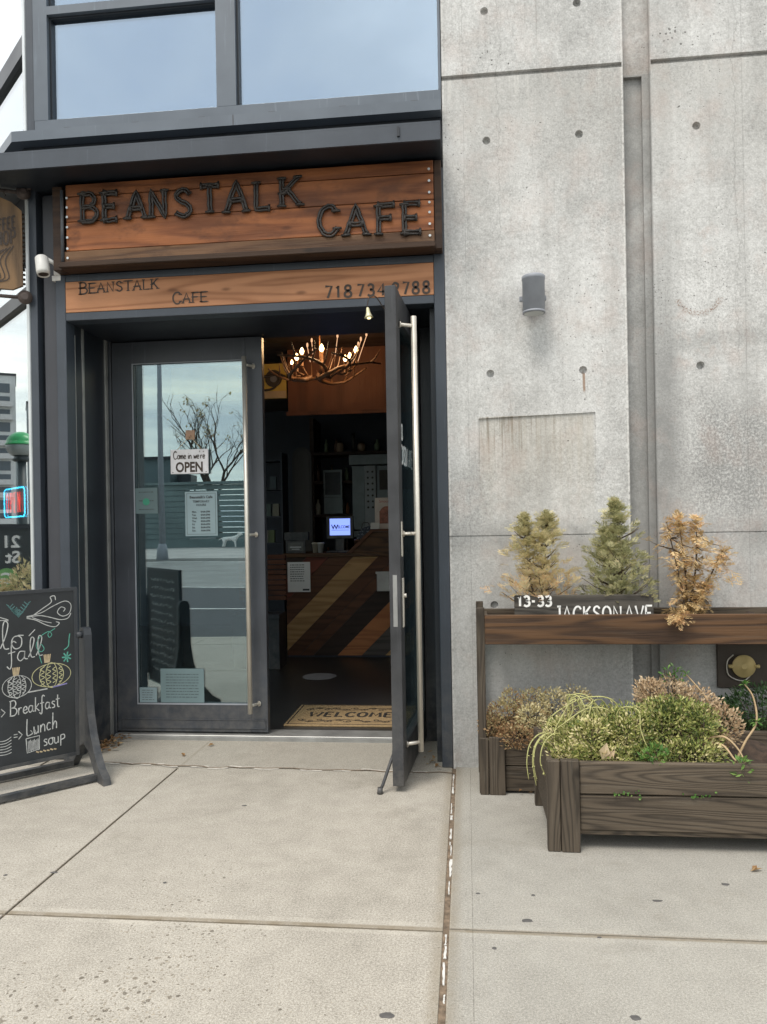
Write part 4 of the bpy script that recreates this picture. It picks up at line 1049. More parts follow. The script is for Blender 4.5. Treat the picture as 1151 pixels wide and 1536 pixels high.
def hours(m, x0, z0, x1, z1, y):
    X = (x0+x1)/2; w = x1-x0
    T = lambda s, h, xx, zz, al='CENTER', b=.0006: m.text(s, h, plane_M((xx, y, zz), (1, 0, 0), (0, 0, 1)), bold=b, align=al)
    T("Beanstalk's Cafe", .026, X, z1-.048, b=.001); T('TEMPORARY', .022, X, z1-.078); T('HOURS', .022, X, z1-.103)
    for i, (d, hh) in enumerate((('Mon.', '8AM-5PM'), ('Tue.', '8AM-5PM'), ('Wed.', '8AM-5PM'), ('Thu.', '8AM-6PM'), ('Fri.', '8AM-6PM'), ('Sat.', '8AM-6PM'), ('Sun.', '9AM-5PM'))):
        T(d, .017, x0+.05, z1-.150-i*.0225, 'LEFT'); T(hh, .017, x0+.115, z1-.150-i*.0225, 'LEFT')
    for a, b, c, d in ((x0+.012, z0+.012, x1-.012, z0+.014), (x0+.012, z1-.014, x1-.012, z1-.012), (x0+.012, z0+.014, x0+.014, z1-.014), (x1-.014, z0+.014, x1-.012, z1-.014)): m.box(a, y, b, c, y+.0005, d)
paper('hours_notice', -2.010, 1.447, -1.772, 1.765, 'white sheet listing the temporary opening hours taped to the glass door', 'paper_blue', hours)
def rows(n, marg=.03, seed=1, h=.004):
    def f(m, x0, z0, x1, z1, y):
        rnd = random.Random(seed)
        for i in range(n):
            zz = z1-marg-(z1-z0-2*marg)*i/(n-1); xx = x0+marg
            while xx < x1-marg-.01:
                l = rnd.uniform(.008, .03); l = min(l, x1-marg-xx)
                m.box(xx, y, zz-h/2, xx+l, y+.0005, zz+h/2); xx += l+.006
    return f
gs = paper('green_notice', -2.385, 1.615, -2.215, 1.800, 'pale certificate with a green emblem at the left edge of the glass door', 'paper_teal', rows(3, .03, 4, .006))
m = MB(); m.lathe((-2.30, .5727, 1.70), [(.026, 0), (.026, .0006)], (0, 1, 0), 18); m.build('emblem', M['print_green'], gs)
paper('permit_notice', -2.216, .250, -1.893, .494, 'pale blue printed permit low on the glass door', 'paper_teal2', rows(9, .04, 5))
paper('letter_notice', -2.375, .250, -2.245, .358, 'small folded letter in the bottom left corner of the glass', 'paper_blue', rows(5, .02, 6, .003))
# small white animal figure on a shelf behind the glass

# ------------------------------------------------------------------ chalkboard on the pavement
CB = Vector((-2.31, -.19, 0)); ub = Vector((-.68, -.733, 0)); pb = Vector((.733, -.68, 0))
def Bd(s, o, z): v = CB+ub*s+pb*o; return (v.x, v.y, z)
cb = thing('chalkboard_stand', (CB.x, CB.y, 0), 'black sandwich chalkboard with chalk pumpkins and breakfast menu beside the entrance', 'chalkboard')
def bbox(m, s0, o0, z0, s1, o1, z1, r=None): m.prism([Bd(s0, o0, z0), Bd(s1, o0, z0), Bd(s1, o1, z0), Bd(s0, o1, z0)], (0, 0, z1-z0), r)
m = MB(); bbox(m, .14, -.010, .15, .86, .010, 1.135, .5); m.build('board', M['board_black'], cb)
m = MB(); bbox(m, .118, -.014, .13, .14, .014, 1.155); bbox(m, .86, -.014, .13, .882, .014, 1.155); bbox(m, .14, -.014, .13, .86, .014, .15); bbox(m, .14, -.014, 1.135, .86, .014, 1.155)
m.build('board_frame', M['plastic_black'], cb)
prof = [(-.32, 0), (-.22, 0), (-.15, .07), (-.07, .16), (0, .19), (.07, .16), (.15, .07), (.22, 0), (.32, 0), (.31, .04), (.24, .085), (.17, .17), (.115, .27), (.078, .38), (.056, .52), (.05, .70), (.048, .86), (.035, .895), (0, .905), (-.035, .895), (-.048, .86), (-.05, .70), (-.056, .52), (-.078, .38), (-.115, .27), (-.17, .17), (-.24, .085), (-.31, .04)]
for s0 in (.045, .90):
    m = MB(); m.prism([Bd(s0, o, z) for o, z in prof], tuple(ub*.045)); m.build('leg', M['plastic_black'], cb)
m = MB(); bbox(m, .038, -.02, .30, .045, .02, .78); m.lathe(Bd(.09, 0, .86), [(.022, -.012), (.022, .035)], tuple(ub), 12); m.tube([Bd(.90, 0, .86), Bd(.88, 0, .86)], .02, 10); m.build('pivot_knob', M['plastic_black'], cb)
m = MB(); bbox(m, .09, .175, .012, .90, .215, .045); bbox(m, .09, -.215, .012, .90, -.175, .045); m.build('cross_bar', M['plastic_black'], cb)
def chalk(name, mat, draw):
    m = MB(); draw(m); m.build(name, M[mat], cb)
OFF = .0115
def cl(m, pts, w=.0045, sm=True):
    p = [Bd(s, OFF, z) for s, z in pts]
    m.ribbon(smooth_pts(p, 5) if sm and len(p) > 2 else p, w, pb)
def ctext(m, txt, s0, z0, h, w=1.0, wd=.0048, slope=0.0, gap=.02):
    st, tot = strokes(txt, HAND, h, w, gap)
    for _, p in st: m.ribbon([Bd(s0-a, OFF, z0+b+slope*a) for a, b in p], wd, pb)
    return tot
def words_(m):
    tot = strokes('Hello', HAND, .17, 1.15, .02)[1]
    ctext(m, 'Hello', .425+tot, .80, .17, 1.15, .006, .05); cl(m, [(.40, .885), (.365, .92)], .005)
    ctext(m, 'fall', .515, .735, .125, 1.2, .0055, .12)
chalk('greeting', 'chalk', words_)
def menu(m):
    ctext(m, '=>', .585, .43, .085, .9); ctext(m, 'Breakfast', .512, .430, .088, .98, .006, .04)
    ctext(m, '=>', .492, .285, .085, .85); ctext(m, 'Lunch', .425, .300, .098, .98, .006, .09)
    ctext(m, 'soup', .328, .222, .085, 1.05, .006, .05)
    cl(m, [(.41, .555), (.30, .56)], .007, False)
chalk('menu_lettering', 'chalk', menu)
def pumpkin(m, s, z, a, b, ribs):
    n = 16
    for k in ribs: cl(m, [(s+a*k*math.cos(2*math.pi*i/n)+(a*.0), z+b*(1-.12*abs(k))*math.sin(2*math.pi*i/n)) for i in range(n+1)], .0035)
    for k in ribs[:-1]:
        c = s+a*(k-.15)
        cl(m, [(c-.012*(-1)**i, z+b*.7-b*1.4*i/7) for i in range(8)], .004); c = s-a*(k-.15)
        cl(m, [(c-.010*(-1)**i, z+b*.6-b*1.2*i/7) for i in range(8)], .004)
chalk('pumpkin_drawing', 'chalk_yellow', lambda m: pumpkin(m, .275, .638, .112, .078, (.3, .62, 1.0)))
chalk('pumpkin_drawing', 'chalk', lambda m: pumpkin(m, .470, .598, .080, .072, (.28, .62, 1.0)))
def swirl(m):
    cl(m, [(.41, 1.00), (.33, 1.015), (.26, 1.05), (.19, 1.075), (.155, 1.05), (.165, 1.00), (.205, .985), (.235, 1.01), (.215, 1.04), (.19, 1.03), (.20, 1.012)])
    cl(m, [(.41, .995), (.34, 1.00), (.28, .985), (.22, .965), (.175, .97), (.155, 1.0)])
    cl(m, [(.41, .99), (.36, .975), (.30, .94), (.25, .925), (.225, .945), (.245, .955)])
    cl(m, [(.38, 1.00), (.32, 1.04), (.27, 1.075), (.275, 1.105), (.25, 1.11), (.245, 1.085)], .005)
    cl(m, [(.38, .992), (.32, .965), (.27, .95)], .004)
    cl(m, [(.62, 1.03), (.56, 1.01), (.51, .99)]); cl(m, [(.62, .97), (.56, .99), (.51, .985)], .004)
chalk('scroll_drawing', 'chalk', swirl)
def leaves(m):
    for (a, b), d in (((.455, 1.0), (.055, .075)), ((.455, 1.0), (-.06, .085)), ((.455, 1.0), (.03, .05))):
        cl(m, [(a, b), (a+d[0], b+d[1])], .004, False)
        for k in range(1, 6):
            q = k/6; c = (a+d[0]*q, b+d[1]*q)
            for s in (1, -1): cl(m, [c, (c[0]+s*.018, c[1]+.018)], .005, False)
chalk('leaf_drawing', 'chalk_teal', leaves)
def vines(m):
    cl(m, [(.33, .715), (.345, .78), (.335, .83), (.315, .80), (.335, .785), (.36, .82), (.34, .87), (.29, .90), (.27, .88), (.285, .865), (.29, .89), (.25, .915)], .004)
    cl(m, [(.20, .78), (.175, .80), (.17, .84), (.165, .875)], .006)
    for k in range(7):
        a = k*.9; cl(m, [(.185, .735), (.185+.028*math.cos(a), .735+.032*math.sin(a))], .008, False)
chalk('vine_drawing', 'chalk_green', vines)
def stalks(m):
    for s, z in ((.30, .735), (.475, .68)):
        for k in range(5): cl(m, [(s-.012+.006*k, z-.02), (s-.02+.009*k, z+.03)], .006, False)
    for k in range(6): cl(m, [(.27+.02*k, .195+.004*(k % 2)), (.255+.02*k, .190)], .008, False)
chalk('stalk_drawing', 'chalk_tan', stalks)
chalk('line_drawing', 'chalk_violet', lambda m: cl(m, [(.27, .565), (.185, .575)], .008, False))
def food(m):
    for k in range(9): cl(m, [(.358+.007*k, .275-.004*(k % 3)), (.355+.007*k, .205+.005*(k % 2))], .0035, False)
    cl(m, [(.425, .285), (.35, .29), (.352, .21), (.42, .20), (.425, .285)], .005, False)
    cl(m, [(.40, .30), (.39, .315), (.40, .33)], .003); cl(m, [(.38, .30), (.37, .315), (.38, .335)], .003)
    for k in range(6): cl(m, [(.60, .30-.016*k), (.54, .295-.016*k), (.505, .312-.018*k)], .004)
chalk('food_drawing', 'chalk', food)
def back_text(m):
    rnd = random.Random(8)
    for r_ in range(12):
        z0 = 1.05-r_*.072; s = .22+rnd.uniform(0, .08)
        while s < .78:
            l = rnd.uniform(.02, .06); P = [Bd(s+l*i/6, -.0115, z0+rnd.uniform(-.016, .018)) for i in range(7)]
            m.ribbon(smooth_pts(P, 2), .005, -pb); s += l+rnd.uniform(.005, .03)
chalk('rear_writing', 'chalk', back_text)

# ------------------------------------------------------------------ planters
rp = thing('tall_planter', (1.1, -.25, 0), 'two tier dark wooden planter against the concrete wall with a high tray', 'planter')
def plank(par, nm, mat, *b, bev=.003, r=None):
    m = MB(); m.box(*b, bev, r); return m.build(nm, M[mat], par)
plank(rp, 'post', 'planter_z', .046, -.455, 0, .089, -.41, 1.030); plank(rp, 'post', 'planter_z', .046, -.10, 0, .089, -.055, 1.030)
plank(rp, 'post', 'planter_z', 2.40, -.455, 0, 2.44, -.41, 1.030); plank(rp, 'post', 'planter_z', 2.40, -.10, 0, 2.44, -.055, 1.030)
plank(rp, 'corner_post', 'planter_z', .050, -.480, 0, .098, -.457, .312); plank(rp, 'corner_post', 'planter_z', .101, -.482, .0, .188, -.457, .318)
plank(rp, 'front_board', 'planter_x', .19, -.452, .015, 2.40, -.425, .150); plank(rp, 'front_board', 'planter_x', .19, -.450, .156, 2.40, -.425, .300)
plank(rp, 'side_board', 'planter_x', .062, -.41, .02, .086, -.10, .30); plank(rp, 'back_board', 'planter_x', .089, -.085, .02, 2.40, -.06, .335)
plank(rp, 'tray_front', 'rail_wood', .0895, -.455, .828, 2.40, -.425, .990); plank(rp, 'tray_back', 'planter_x', .0895, -.085, .828, 2.40, -.058, .985)
plank(rp, 'tray_bottom', 'planter_x', .0895, -.4245, .83, 2.40, -.0855, .85); plank(rp, 'tray_side', 'planter_x', .089, -.41, .851, .11, -.10, .975)
def soil(par, x0, y0, x1, y1, z, seed):
    m = MB(); rnd = random.Random(seed); nx, ny = int((x1-x0)/.03), max(3, int((y1-y0)/.03))
    g = [[m.V((x0+(x1-x0)*i/nx, y0+(y1-y0)*j/ny, z+rnd.uniform(-.008, .012)+.02*math.sin(i*.6)*math.sin(j*.5))) for j in range(ny+1)] for i in range(nx+1)]
    m._set([m.bm.faces.new((g[i][j], g[i+1][j], g[i+1][j+1], g[i][j+1])) for i in range(nx) for j in range(ny)], .5, True)
    b = [m.V(p) for p in ((x0, y0, z-.05), (x1, y0, z-.05), (x1, y1, z-.05), (x0, y1, z-.05))]; m._set([m.bm.faces.new(b[::-1])], .5)
    m.build('soil', M['soil'], par)
soil(rp, .09, -.42, 2.4, -.09, .25, 1); soil(rp, .115, -.42, 2.4, -.09, .935, 2)
fp = thing('front_planter', (1.1, -.9, 0), 'long low weathered wooden planter box on corner posts in front of the wall', 'planter')
plank(fp, 'post', 'planter_z', .405, -1.205, 0, .488, -1.165, .418, bev=.004); plank(fp, 'post', 'planter_z', .343, -1.200, 0, .402, -1.16, .415, bev=.004)
plank(fp, 'post', 'planter_z', .335, -.63, 0, .385, -.585, .41); plank(fp, 'post', 'planter_z', 1.95, -1.205, 0, 2.03, -1.165, .418); plank(fp, 'post', 'planter_z', 1.98, -.63, 0, 2.03, -.585, .41)
plank(fp, 'front_board', 'planter_x', .489, -1.188, .262, 1.949, -1.16, .408, bev=.005, r=.95); plank(fp, 'front_board', 'planter_x', .489, -1.183, .095, 1.949, -1.158, .256, bev=.005, r=.55); plank(fp, 'front_board', 'planter_x', .489, -1.172, .072, 1.949, -1.15, .094)
plank(fp, 'side_board', 'planter_x', .350, -1.159, .26, .378, -.631, .405); plank(fp, 'side_board', 'planter_x', .352, -1.159, .09, .376, -.631, .255)
plank(fp, 'side_board', 'planter_x', 1.99, -1.159, .09, 2.015, -.631, .405)
plank(fp, 'back_board', 'planter_x', .386, -.625, .09, 1.979, -.60, .405); plank(fp, 'base_board', 'planter_x', .380, -1.15, .085, 1.985, -.63, .105)
soil(fp, .38, -1.155, 1.985, -.63, .345, 3)

nb = thing('address_board', (.64, -.37, .99), 'dark painted board in the planter tray with white hand lettered street address', 'sign')
m = MB(); m.box(.258, -.392, .93, 1.016, -.376, 1.094, .003, .7); m.build('board', M['tag_wood'], nb)
m = MB()
def painted(txt, x0, x1, z, h, wd, foot):
    for _, p in fit(txt, CAPS, x0, x1, h, .10):
        m.ribbon([(a, -.3935, z+b) for a, b in p], wd, (0, -1, 0))
        if foot:
            for e in (p[0], p[-1]): m.ribbon([(e[0]-wd*1.0, -.3937, z+e[1]), (e[0]+wd*1.0, -.3937, z+e[1])], wd*.7, (0, -1, 0))
painted('13-33', .280, .460, 1.033, .056, .0125, False)
painted('JACKSON', .486, .838, .948, .082, .0105, False); painted('AVE', .862, 1.008, .950, .082, .0105, False)
m.build('lettering', M['white'], nb)

hc = thing('hose_connection', (1.62, -.01, .64), 'round brass hose connection cap on a dark plate under the planter tray', 'hose connection')
m = MB(); m.box(1.462, -.028, .505, 1.92, -.003, .76, .002); m.build('wall_plate', M['dark_plate'], hc)
m = MB(); m.lathe((1.598, -.03, .638), [(.050, 0), (.052, .02), (.064, .022), (.067, .034), (.062, .038), (.020, .039), (.018, .043), (.016, .044)], (0, -1, 0), 28)
for s in (-1, 1): m.tube([(1.598+s*.06, -.065, .638), (1.598+s*.086, -.065, .638)], [.010, .012], 8)
m.build('cap', M['brass'], hc)
m = MB(); m.tube(smooth_pts([(1.66, -.032, .60), (1.60, -.045, .55), (1.52, -.04, .58), (1.515, -.033, .66), (1.55, -.033, .70)], 4), .004, 5); m.build('chain', M['stainless'], hc)

# ------------------------------------------------------------------ plants
def spray(m, p, d, L, rnd, rb, n=7, W=.011):
    p = Vector(p); d = Vector(d).normalized(); s = d.cross(Vector((rnd.uniform(-.4, .4), rnd.uniform(-.4, .4), 1))).normalized(); up = s.cross(d)
    for i in range(n):
        q = (i+.5)/n; c = p+d*L*q-Vector((0, 0, 1))*L*.25*q*q
        l = L*(.52*(1-q)+.20)
        for sg in (1, -1): m.leaf(c, d*.75+s*sg*.8+up*rnd.uniform(-.3, .3), up, l*rnd.uniform(.8, 1.2), W*rnd.uniform(.7, 1.2), min(1, max(0, rb+rnd.uniform(-.2, .2))))
    m.leaf(p+d*L*.8-Vector((0, 0, .15*L)), d, up, L*.35, W, min(1, max(0, rb+.15)))
def conifer(name, base, tops, rad, n, mat, label, seed, low=.0, dens=None, bare=False):
    rnd = random.Random(seed); th = thing(name, base, label, 'small conifer')
    m = MB(); b = Vector(base)
    axes = []
    for t in tops:
        T = Vector(t); mid = b.lerp(T, .5)+Vector((rnd.uniform(-.02, .02), rnd.uniform(-.02, .02), 0))
        ax = smooth_pts([tuple(b), tuple(mid), tuple(T)], 5); axes.append([Vector(q) for q in ax]); m.tube(ax, [.009*(1-.8*i/(len(ax)-1)) for i in range(len(ax))], 5)
    f = MB()
    for i in range(n):
        ax = rnd.choice(axes); q = rnd.random()**.85; k = min(len(ax)-1, int(q*(len(ax)-1)+.5)); c = ax[k]
        a = rnd.uniform(0, 6.283); rr_ = rad(q)*rnd.uniform(.15, 1.15)
        d = Vector((math.cos(a), math.sin(a)*.8, 0)); tip = c+d*rr_+Vector((0, 0, rr_*(.55 if not bare else rnd.uniform(-.6, .6))))
        if rnd.random() < .12: m.tube([tuple(c), tuple(c.lerp(tip, .6)+Vector((0, 0, -.008))), tuple(tip)], [.004, .0025, .0012], 4)
        L = rnd.uniform(.04, .085)
        spray(f, tip-d*L*.5, d+Vector((rnd.uniform(-.5, .5), rnd.uniform(-.5, .5), rnd.uniform(.1, 1.9) if not bare else rnd.uniform(-1.1, .9))), L, rnd, dens(q, rr_, rnd) if dens else rnd.random(), 7, .0062)
    m.build('trunk', M['bark'], th); f.build('foliage', M[mat], th, recalc=False)
conifer('small_conifer', (.405, -.26, .94), [(.33, -.25, 1.50), (.46, -.26, 1.52)], lambda q: .17*(1-q)**3+.105*(1-q**4)+.016, 640, 'conifer_a', 'yellowing two peaked conifer, leftmost in the planter tray behind the number 13-33', 21, dens=lambda q, r, n: (.95-.9*q)*.8+n.uniform(0, .25))
conifer('small_conifer', (.86, -.26, .94), [(.845, -.26, 1.575), (.80, -.26, 1.42)], lambda q: .175*(1-q**1.6)+.04*(1-q)+.012, 760, 'conifer_b', 'dull green pointed conifer in the middle of the planter tray', 22, dens=lambda q, r, n: n.uniform(.1, .9))
conifer('small_conifer', (1.23, -.26, .94), [(1.19, -.26, 1.50), (1.29, -.25, 1.50), (1.42, -.27, 1.32), (1.12, -.28, 1.49)], lambda q: .075+.045*math.sin(q*11), 520, 'conifer_c', 'dead golden brown conifer with bare gaps, rightmost in the planter tray', 23, dens=lambda q, r, n: n.random(), bare=True)
m = MB(); rnd = random.Random(9)
for i in range(26):
    spray(m, (1.125+rnd.gauss(0, .026), -.468+rnd.gauss(0, .010), .975+rnd.gauss(0, .016)), (rnd.uniform(-.6, .6), -.4, rnd.uniform(-.7, .7)), .045, rnd, rnd.uniform(.5, 1), 6, .006)
m.build('fallen_conifer_sprig', M['conifer_c'], loc=(1.17, -.47, .99), label='dried orange sprig hanging over the rim of the planter tray', cat='sprig', recalc=False)

def bush(name, mat, blobs, n, L, label, cat='shrub', seed=1, stem='bark', base=None, up=.5, nst=26):
    rnd = random.Random(seed); base = base or (blobs[0][0], blobs[0][1], .34)
    th = thing(name, base, label, cat); f = MB(); s = MB()
    tot = sum(b[6] for b in blobs)
    for (cx, cy, cz, rx, ry, rz, wt, tone) in blobs:
        twigs = []
        for k in range(max(3, int(nst*wt/tot))):
            a = rnd.uniform(0, 6.283); q = rnd.uniform(.2, 1); e = rnd.uniform(-.1, 1)
            tip = Vector((cx+rx*math.cos(a)*q, cy+ry*math.sin(a)*q, cz+rz*math.sqrt(max(0, 1-q*q*.8))*e))
            b0 = Vector((cx+rx*.3*math.cos(a)*q, cy+ry*.3*math.sin(a)*q, base[2]-.01))
            mid = b0.lerp(tip, .5)+Vector((0, 0, .03)); s.tube(smooth_pts([tuple(b0), tuple(mid), tuple(tip)], 3), .0022, 4, caps=False); twigs.append((mid, tip))
        for i in range(int(n*wt/tot)):
            while True:
                v = Vector((rnd.uniform(-1, 1), rnd.uniform(-1, 1), rnd.uniform(-1, 1)))
                if v.length <= 1: break
            if rnd.random() < .75: v = v.normalized()*rnd.uniform(.72, 1.08)*(1+.12*math.sin(v.x*9+cx*40)*math.sin(v.z*8+v.y*7))
            p = Vector((cx+v.x*rx, cy+v.y*ry, cz+v.z*rz))
            if p.z < base[2]-.02 and p.y > -1.13: p.z = base[2]+rnd.uniform(0, .05)
            d = Vector((v.x+rnd.uniform(-.7, .7), v.y+rnd.uniform(-.7, .7), v.z*.6+up+rnd.uniform(-.5, .5)))
            f.leaf(p, d, (v.x+rnd.uniform(-.6, .6), v.y-.2+rnd.uniform(-.6, .6), v.z+.6), L*rnd.uniform(.6, 1.25), L*.46*rnd.uniform(.7, 1.2), min(1, max(0, tone+.22*math.sin(p.x*31+p.z*17)*math.sin(p.y*29+p.z*23)+rnd.gauss(0, .24))), rnd.uniform(.05, .3))
    s.build('stems', M[stem], th); f.build('foliage', M[mat], th, recalc=False)
    return th
bush('rusty_shrub', 'rust_leaf', [(.19, -.32, .38, .10, .10, .10, 2, .45), (.23, -.32, .49, .05, .06, .06, .5, .6), (.36, -.30, .44, .09, .10, .11, 1.6, .7), (.12, -.36, .35, .07, .1, .07, 1, .2), (.25, -.46, .32, .10, .06, .06, 1.2, .15), (.34, -.40, .40, .08, .08, .08, 1, .8), (.48, -.32, .46, .08, .10, .09, 1, .85), (.60, -.30, .48, .08, .1, .08, .8, .75)], 4800, .020, 'rusty brown half dead shrub spilling from the left end of the low rear box', seed=31, base=(.26, -.30, .26))
bush('variegated_shrub', 'euonymus', [(.45, -.95, .45, .10, .13, .10, 2.2, .75), (.46, -1.09, .41, .09, .05, .06, 1.1, .8), (.66, -.88, .50, .12, .10, .09, 1.5, .65), (0.58, -0.95, 0.46, 0.16, 0.14, 0.1, 3.2, 0.6), (0.75, -0.95, 0.49, 0.14, 0.15, 0.12, 3.2, 0.6), (0.92, -0.95, 0.51, 0.14, 0.16, 0.13, 3.6, 0.5), (1.06, -0.95, 0.47, 0.13, 0.15, 0.12, 2.8, 0.55), (0.6, -1.1, 0.41, 0.17, 0.05, 0.055, 1.8, 0.7), (0.98, -1.1, 0.42, 0.18, 0.05, 0.065, 2.2, 0.6), (0.8, -1.09, 0.41, 0.12, 0.05, 0.05, 1.2, 0.5), (1.005, -0.944, 0.582, 0.079, 0.079, 0.059, 0.71, 0.3), (0.914, -0.867, 0.574, 0.066, 0.066, 0.05, 0.6, 0.72), (0.641, -0.876, 0.526, 0.078, 0.078, 0.059, 0.7, 0.6), (0.927, -0.925, 0.544, 0.057, 0.057, 0.043, 0.51, 0.45), (1.012, -0.844, 0.577, 0.074, 0.074, 0.055, 0.67, 0.35), (1.01, -0.955, 0.593, 0.078, 0.078, 0.059, 0.7, 0.41), (0.894, -0.814, 0.559, 0.06, 0.06, 0.045, 0.54, 0.41), (0.909, -0.819, 0.536, 0.063, 0.063, 0.047, 0.56, 0.58), (0.901, -0.854, 0.532, 0.074, 0.074, 0.056, 0.67, 0.32), (0.703, -0.995, 0.529, 0.071, 0.071, 0.053, 0.64, 0.35), (1.066, -1.047, 0.554, 0.068, 0.068, 0.051, 0.62, 0.47), (0.587, -1.041, 0.527, 0.067, 0.067, 0.05, 0.6, 0.78), (0.939, -0.862, 0.599, 0.05, 0.05, 0.038, 0.45, 0.48), (1.083, -0.994, 0.574, 0.072, 0.072, 0.054, 0.65, 0.51), (0.539, -1.065, 0.5, 0.085, 0.085, 0.064, 0.76, 0.71), (0.728, -1.011, 0.509, 0.084, 0.084, 0.063, 0.76, 0.79)], 17500, .0195, 'dense yellow green variegated shrub filling the front planter box', seed=32, base=(.8, -.92, .35), nst=60)
bush('dried_shrub', 'dry_pink', [(.98, -.78, .60, .14, .12, .105, 2, .6), (1.10, -.80, .57, .12, .12, .10, 1.6, .55), (1.20, -.88, .50, .10, .11, .10, 1.4, .45), (.90, -.76, .64, .07, .07, .06, .7, .65)], 3600, .021, 'dried pale pinkish shrub rising behind the variegated leaves', seed=33, base=(1.05, -.80, .35))
bush('dark_green_shrub', 'dark_leaf', [(1.62, -.26, .44, .20, .12, .12, 2, .5), (1.85, -.26, .42, .15, .12, .12, 1.2, .4), (1.42, -.24, .40, .09, .1, .08, .5, .4)], 2600, .026, 'dark green shrub at the right end of the rear box below the brass cap', seed=34, base=(1.62, -.26, .26))
bush('ivy_sprout', 'green_leaf', [(.83, -1.15, .425, .055, .03, .045, 1, .6)], 90, .034, 'fresh green ivy tuft on the front rim of the planter', 'ivy', seed=35, base=(.83, -1.13, .38), nst=6)
bush('ivy_sprout', 'green_leaf', [(1.20, -1.18, .385, .035, .03, .045, 1, .75)], 55, .03, 'bright green leaf tuft hanging over the right part of the planter rim', 'ivy', seed=36, base=(1.20, -1.13, .38), nst=4)
bush('ivy_sprout', 'green_leaf', [(1.02, -.74, .72, .05, .04, .04, 1, .55)], 50, .028, 'green leafy shoot above the dried shrub', 'ivy', seed=39, base=(1.03, -.74, .40), nst=6)
for k, (a, b, s) in enumerate(((.66, .266, 'left of the ivy tuft'), (.74, .262, 'under the ivy tuft'), (.98, .258, 'right of the ivy tuft'), (1.05, .262, 'farthest right'))):
    m = MB(); rnd = random.Random(50+k)
    for i in range(10): m.leaf((a+rnd.gauss(0, .018), -1.188, b+rnd.gauss(0, .007)), (rnd.uniform(-1, 1), -.6, rnd.uniform(-.4, 1)), (0, -1, .4), .014, .010, rnd.random())
    m.build('seam_weed', M['green_leaf'], loc=(a, -1.19, b), label='tiny green weed growing in the seam of the front boards, '+s, cat='weed', group='weeds in the board seam', recalc=False)
tr = thing('trailing_succulent', (.62, -.95, .36), 'pale yellow drooping stems arching over the left corner of the front planter', 'plant')
m = MB(); rnd = random.Random(77)
for i in range(17):
    x0, y0 = .62+rnd.uniform(-.10, .16), -.92+rnd.uniform(-.08, .08)
    if i < 9:
        ex, ez = .43+rnd.uniform(-.07, .09), rnd.uniform(.38, .46); hz = rnd.uniform(.60, .665)
        P = [(x0, y0, .42), (x0-.05, y0-.02, hz-.03), ((x0+ex)/2, y0-.05, hz), (ex+.04, y0-.08, hz-.07), (ex, y0-.10, (hz+ez)/2-.02), (ex+rnd.uniform(-.03, .03), y0-.11, ez)]
    elif i < 13:
        ex = x0+rnd.uniform(.05, .16); hz = rnd.uniform(.60, .665)
        P = [(x0-.06, y0, .45), (x0-.03, y0-.02, hz-.02), (x0+.05, y0-.06, hz-.01), (ex, y0-.10, hz-.09), (ex+.02, y0-.13, hz-.16)]
    else:
        ex = rnd.uniform(.28, .35); P = [(ex+.12, -1.0, .44), (ex+.06, -1.05, .50), (ex, -1.08, .46), (ex-.02, -1.1, .38), (ex+rnd.uniform(-.03, .03), -1.1, rnd.uniform(.26, .34))]
    P = smooth_pts(P, 6); m.tube(P, [.0042*(1-.55*k/len(P)) for k in range(len(P))], 5)
    for k in range(4, len(P), 3): m.leaf(P[k], (rnd.uniform(-1, 1), rnd.uniform(-1, 0), rnd.uniform(-.5, .5)), (0, 0, 1), .016, .008, .5)
m.build('stems', M['stem_pale'], tr, recalc=False)
bs = thing('leggy_stem_plant', (1.22, -1.0, .34), 'tall bare curving tan stems with few leaves at the right of the planter', 'plant')
m = MB()
for P in ([(1.22, -1.02, .35), (1.27, -1.02, .46), (1.33, -1.0, .55), (1.325, -.98, .66), (1.29, -.97, .72)], [(1.17, -.86, .42), (1.16, -.85, .60), (1.11, -.84, .68), (1.06, -.84, .74)], [(1.10, -1.04, .48), (1.16, -1.08, .50), (1.21, -1.12, .45), (1.23, -1.16, .38)], [(1.08, -1.0, .44), (1.14, -1.1, .47), (1.18, -1.14, .42), (1.20, -1.16, .40)]):
    P = smooth_pts(P, 5); m.tube(P, [.0062*(1-.5*k/len(P)) for k in range(len(P))], 6)
m.build('stems', M['stem_tan'], bs)
m = MB(); rnd = random.Random(4)
for c in ((1.06, -.84, .74), (1.29, -.97, .72), (1.33, -1.0, .55), (1.23, -1.16, .385)):
    for i in range(7): m.leaf(c, (rnd.uniform(-1, 1), rnd.uniform(-1, .3), rnd.uniform(-.6, 1)), (0, 0, 1), .032, .016, rnd.uniform(.4, 1))
m.build('foliage', M['green_leaf'], bs, recalc=False)
m = MB(); rnd = random.Random(6)
m.leaf((.60, -1.14, .405), (.25, -.1, 1), (0, -1, .2), .085, .05, .9, .2); m.leaf((.615, -1.142, .41), (.6, -.1, .6), (0, -1, .2), .06, .04, .7, .2)
m.build('curled_leaf', M['dry_pink'], loc=(.6, -1.14, .40), label='large curled tan dead leaf caught in the variegated shrub', cat='leaf', recalc=False)

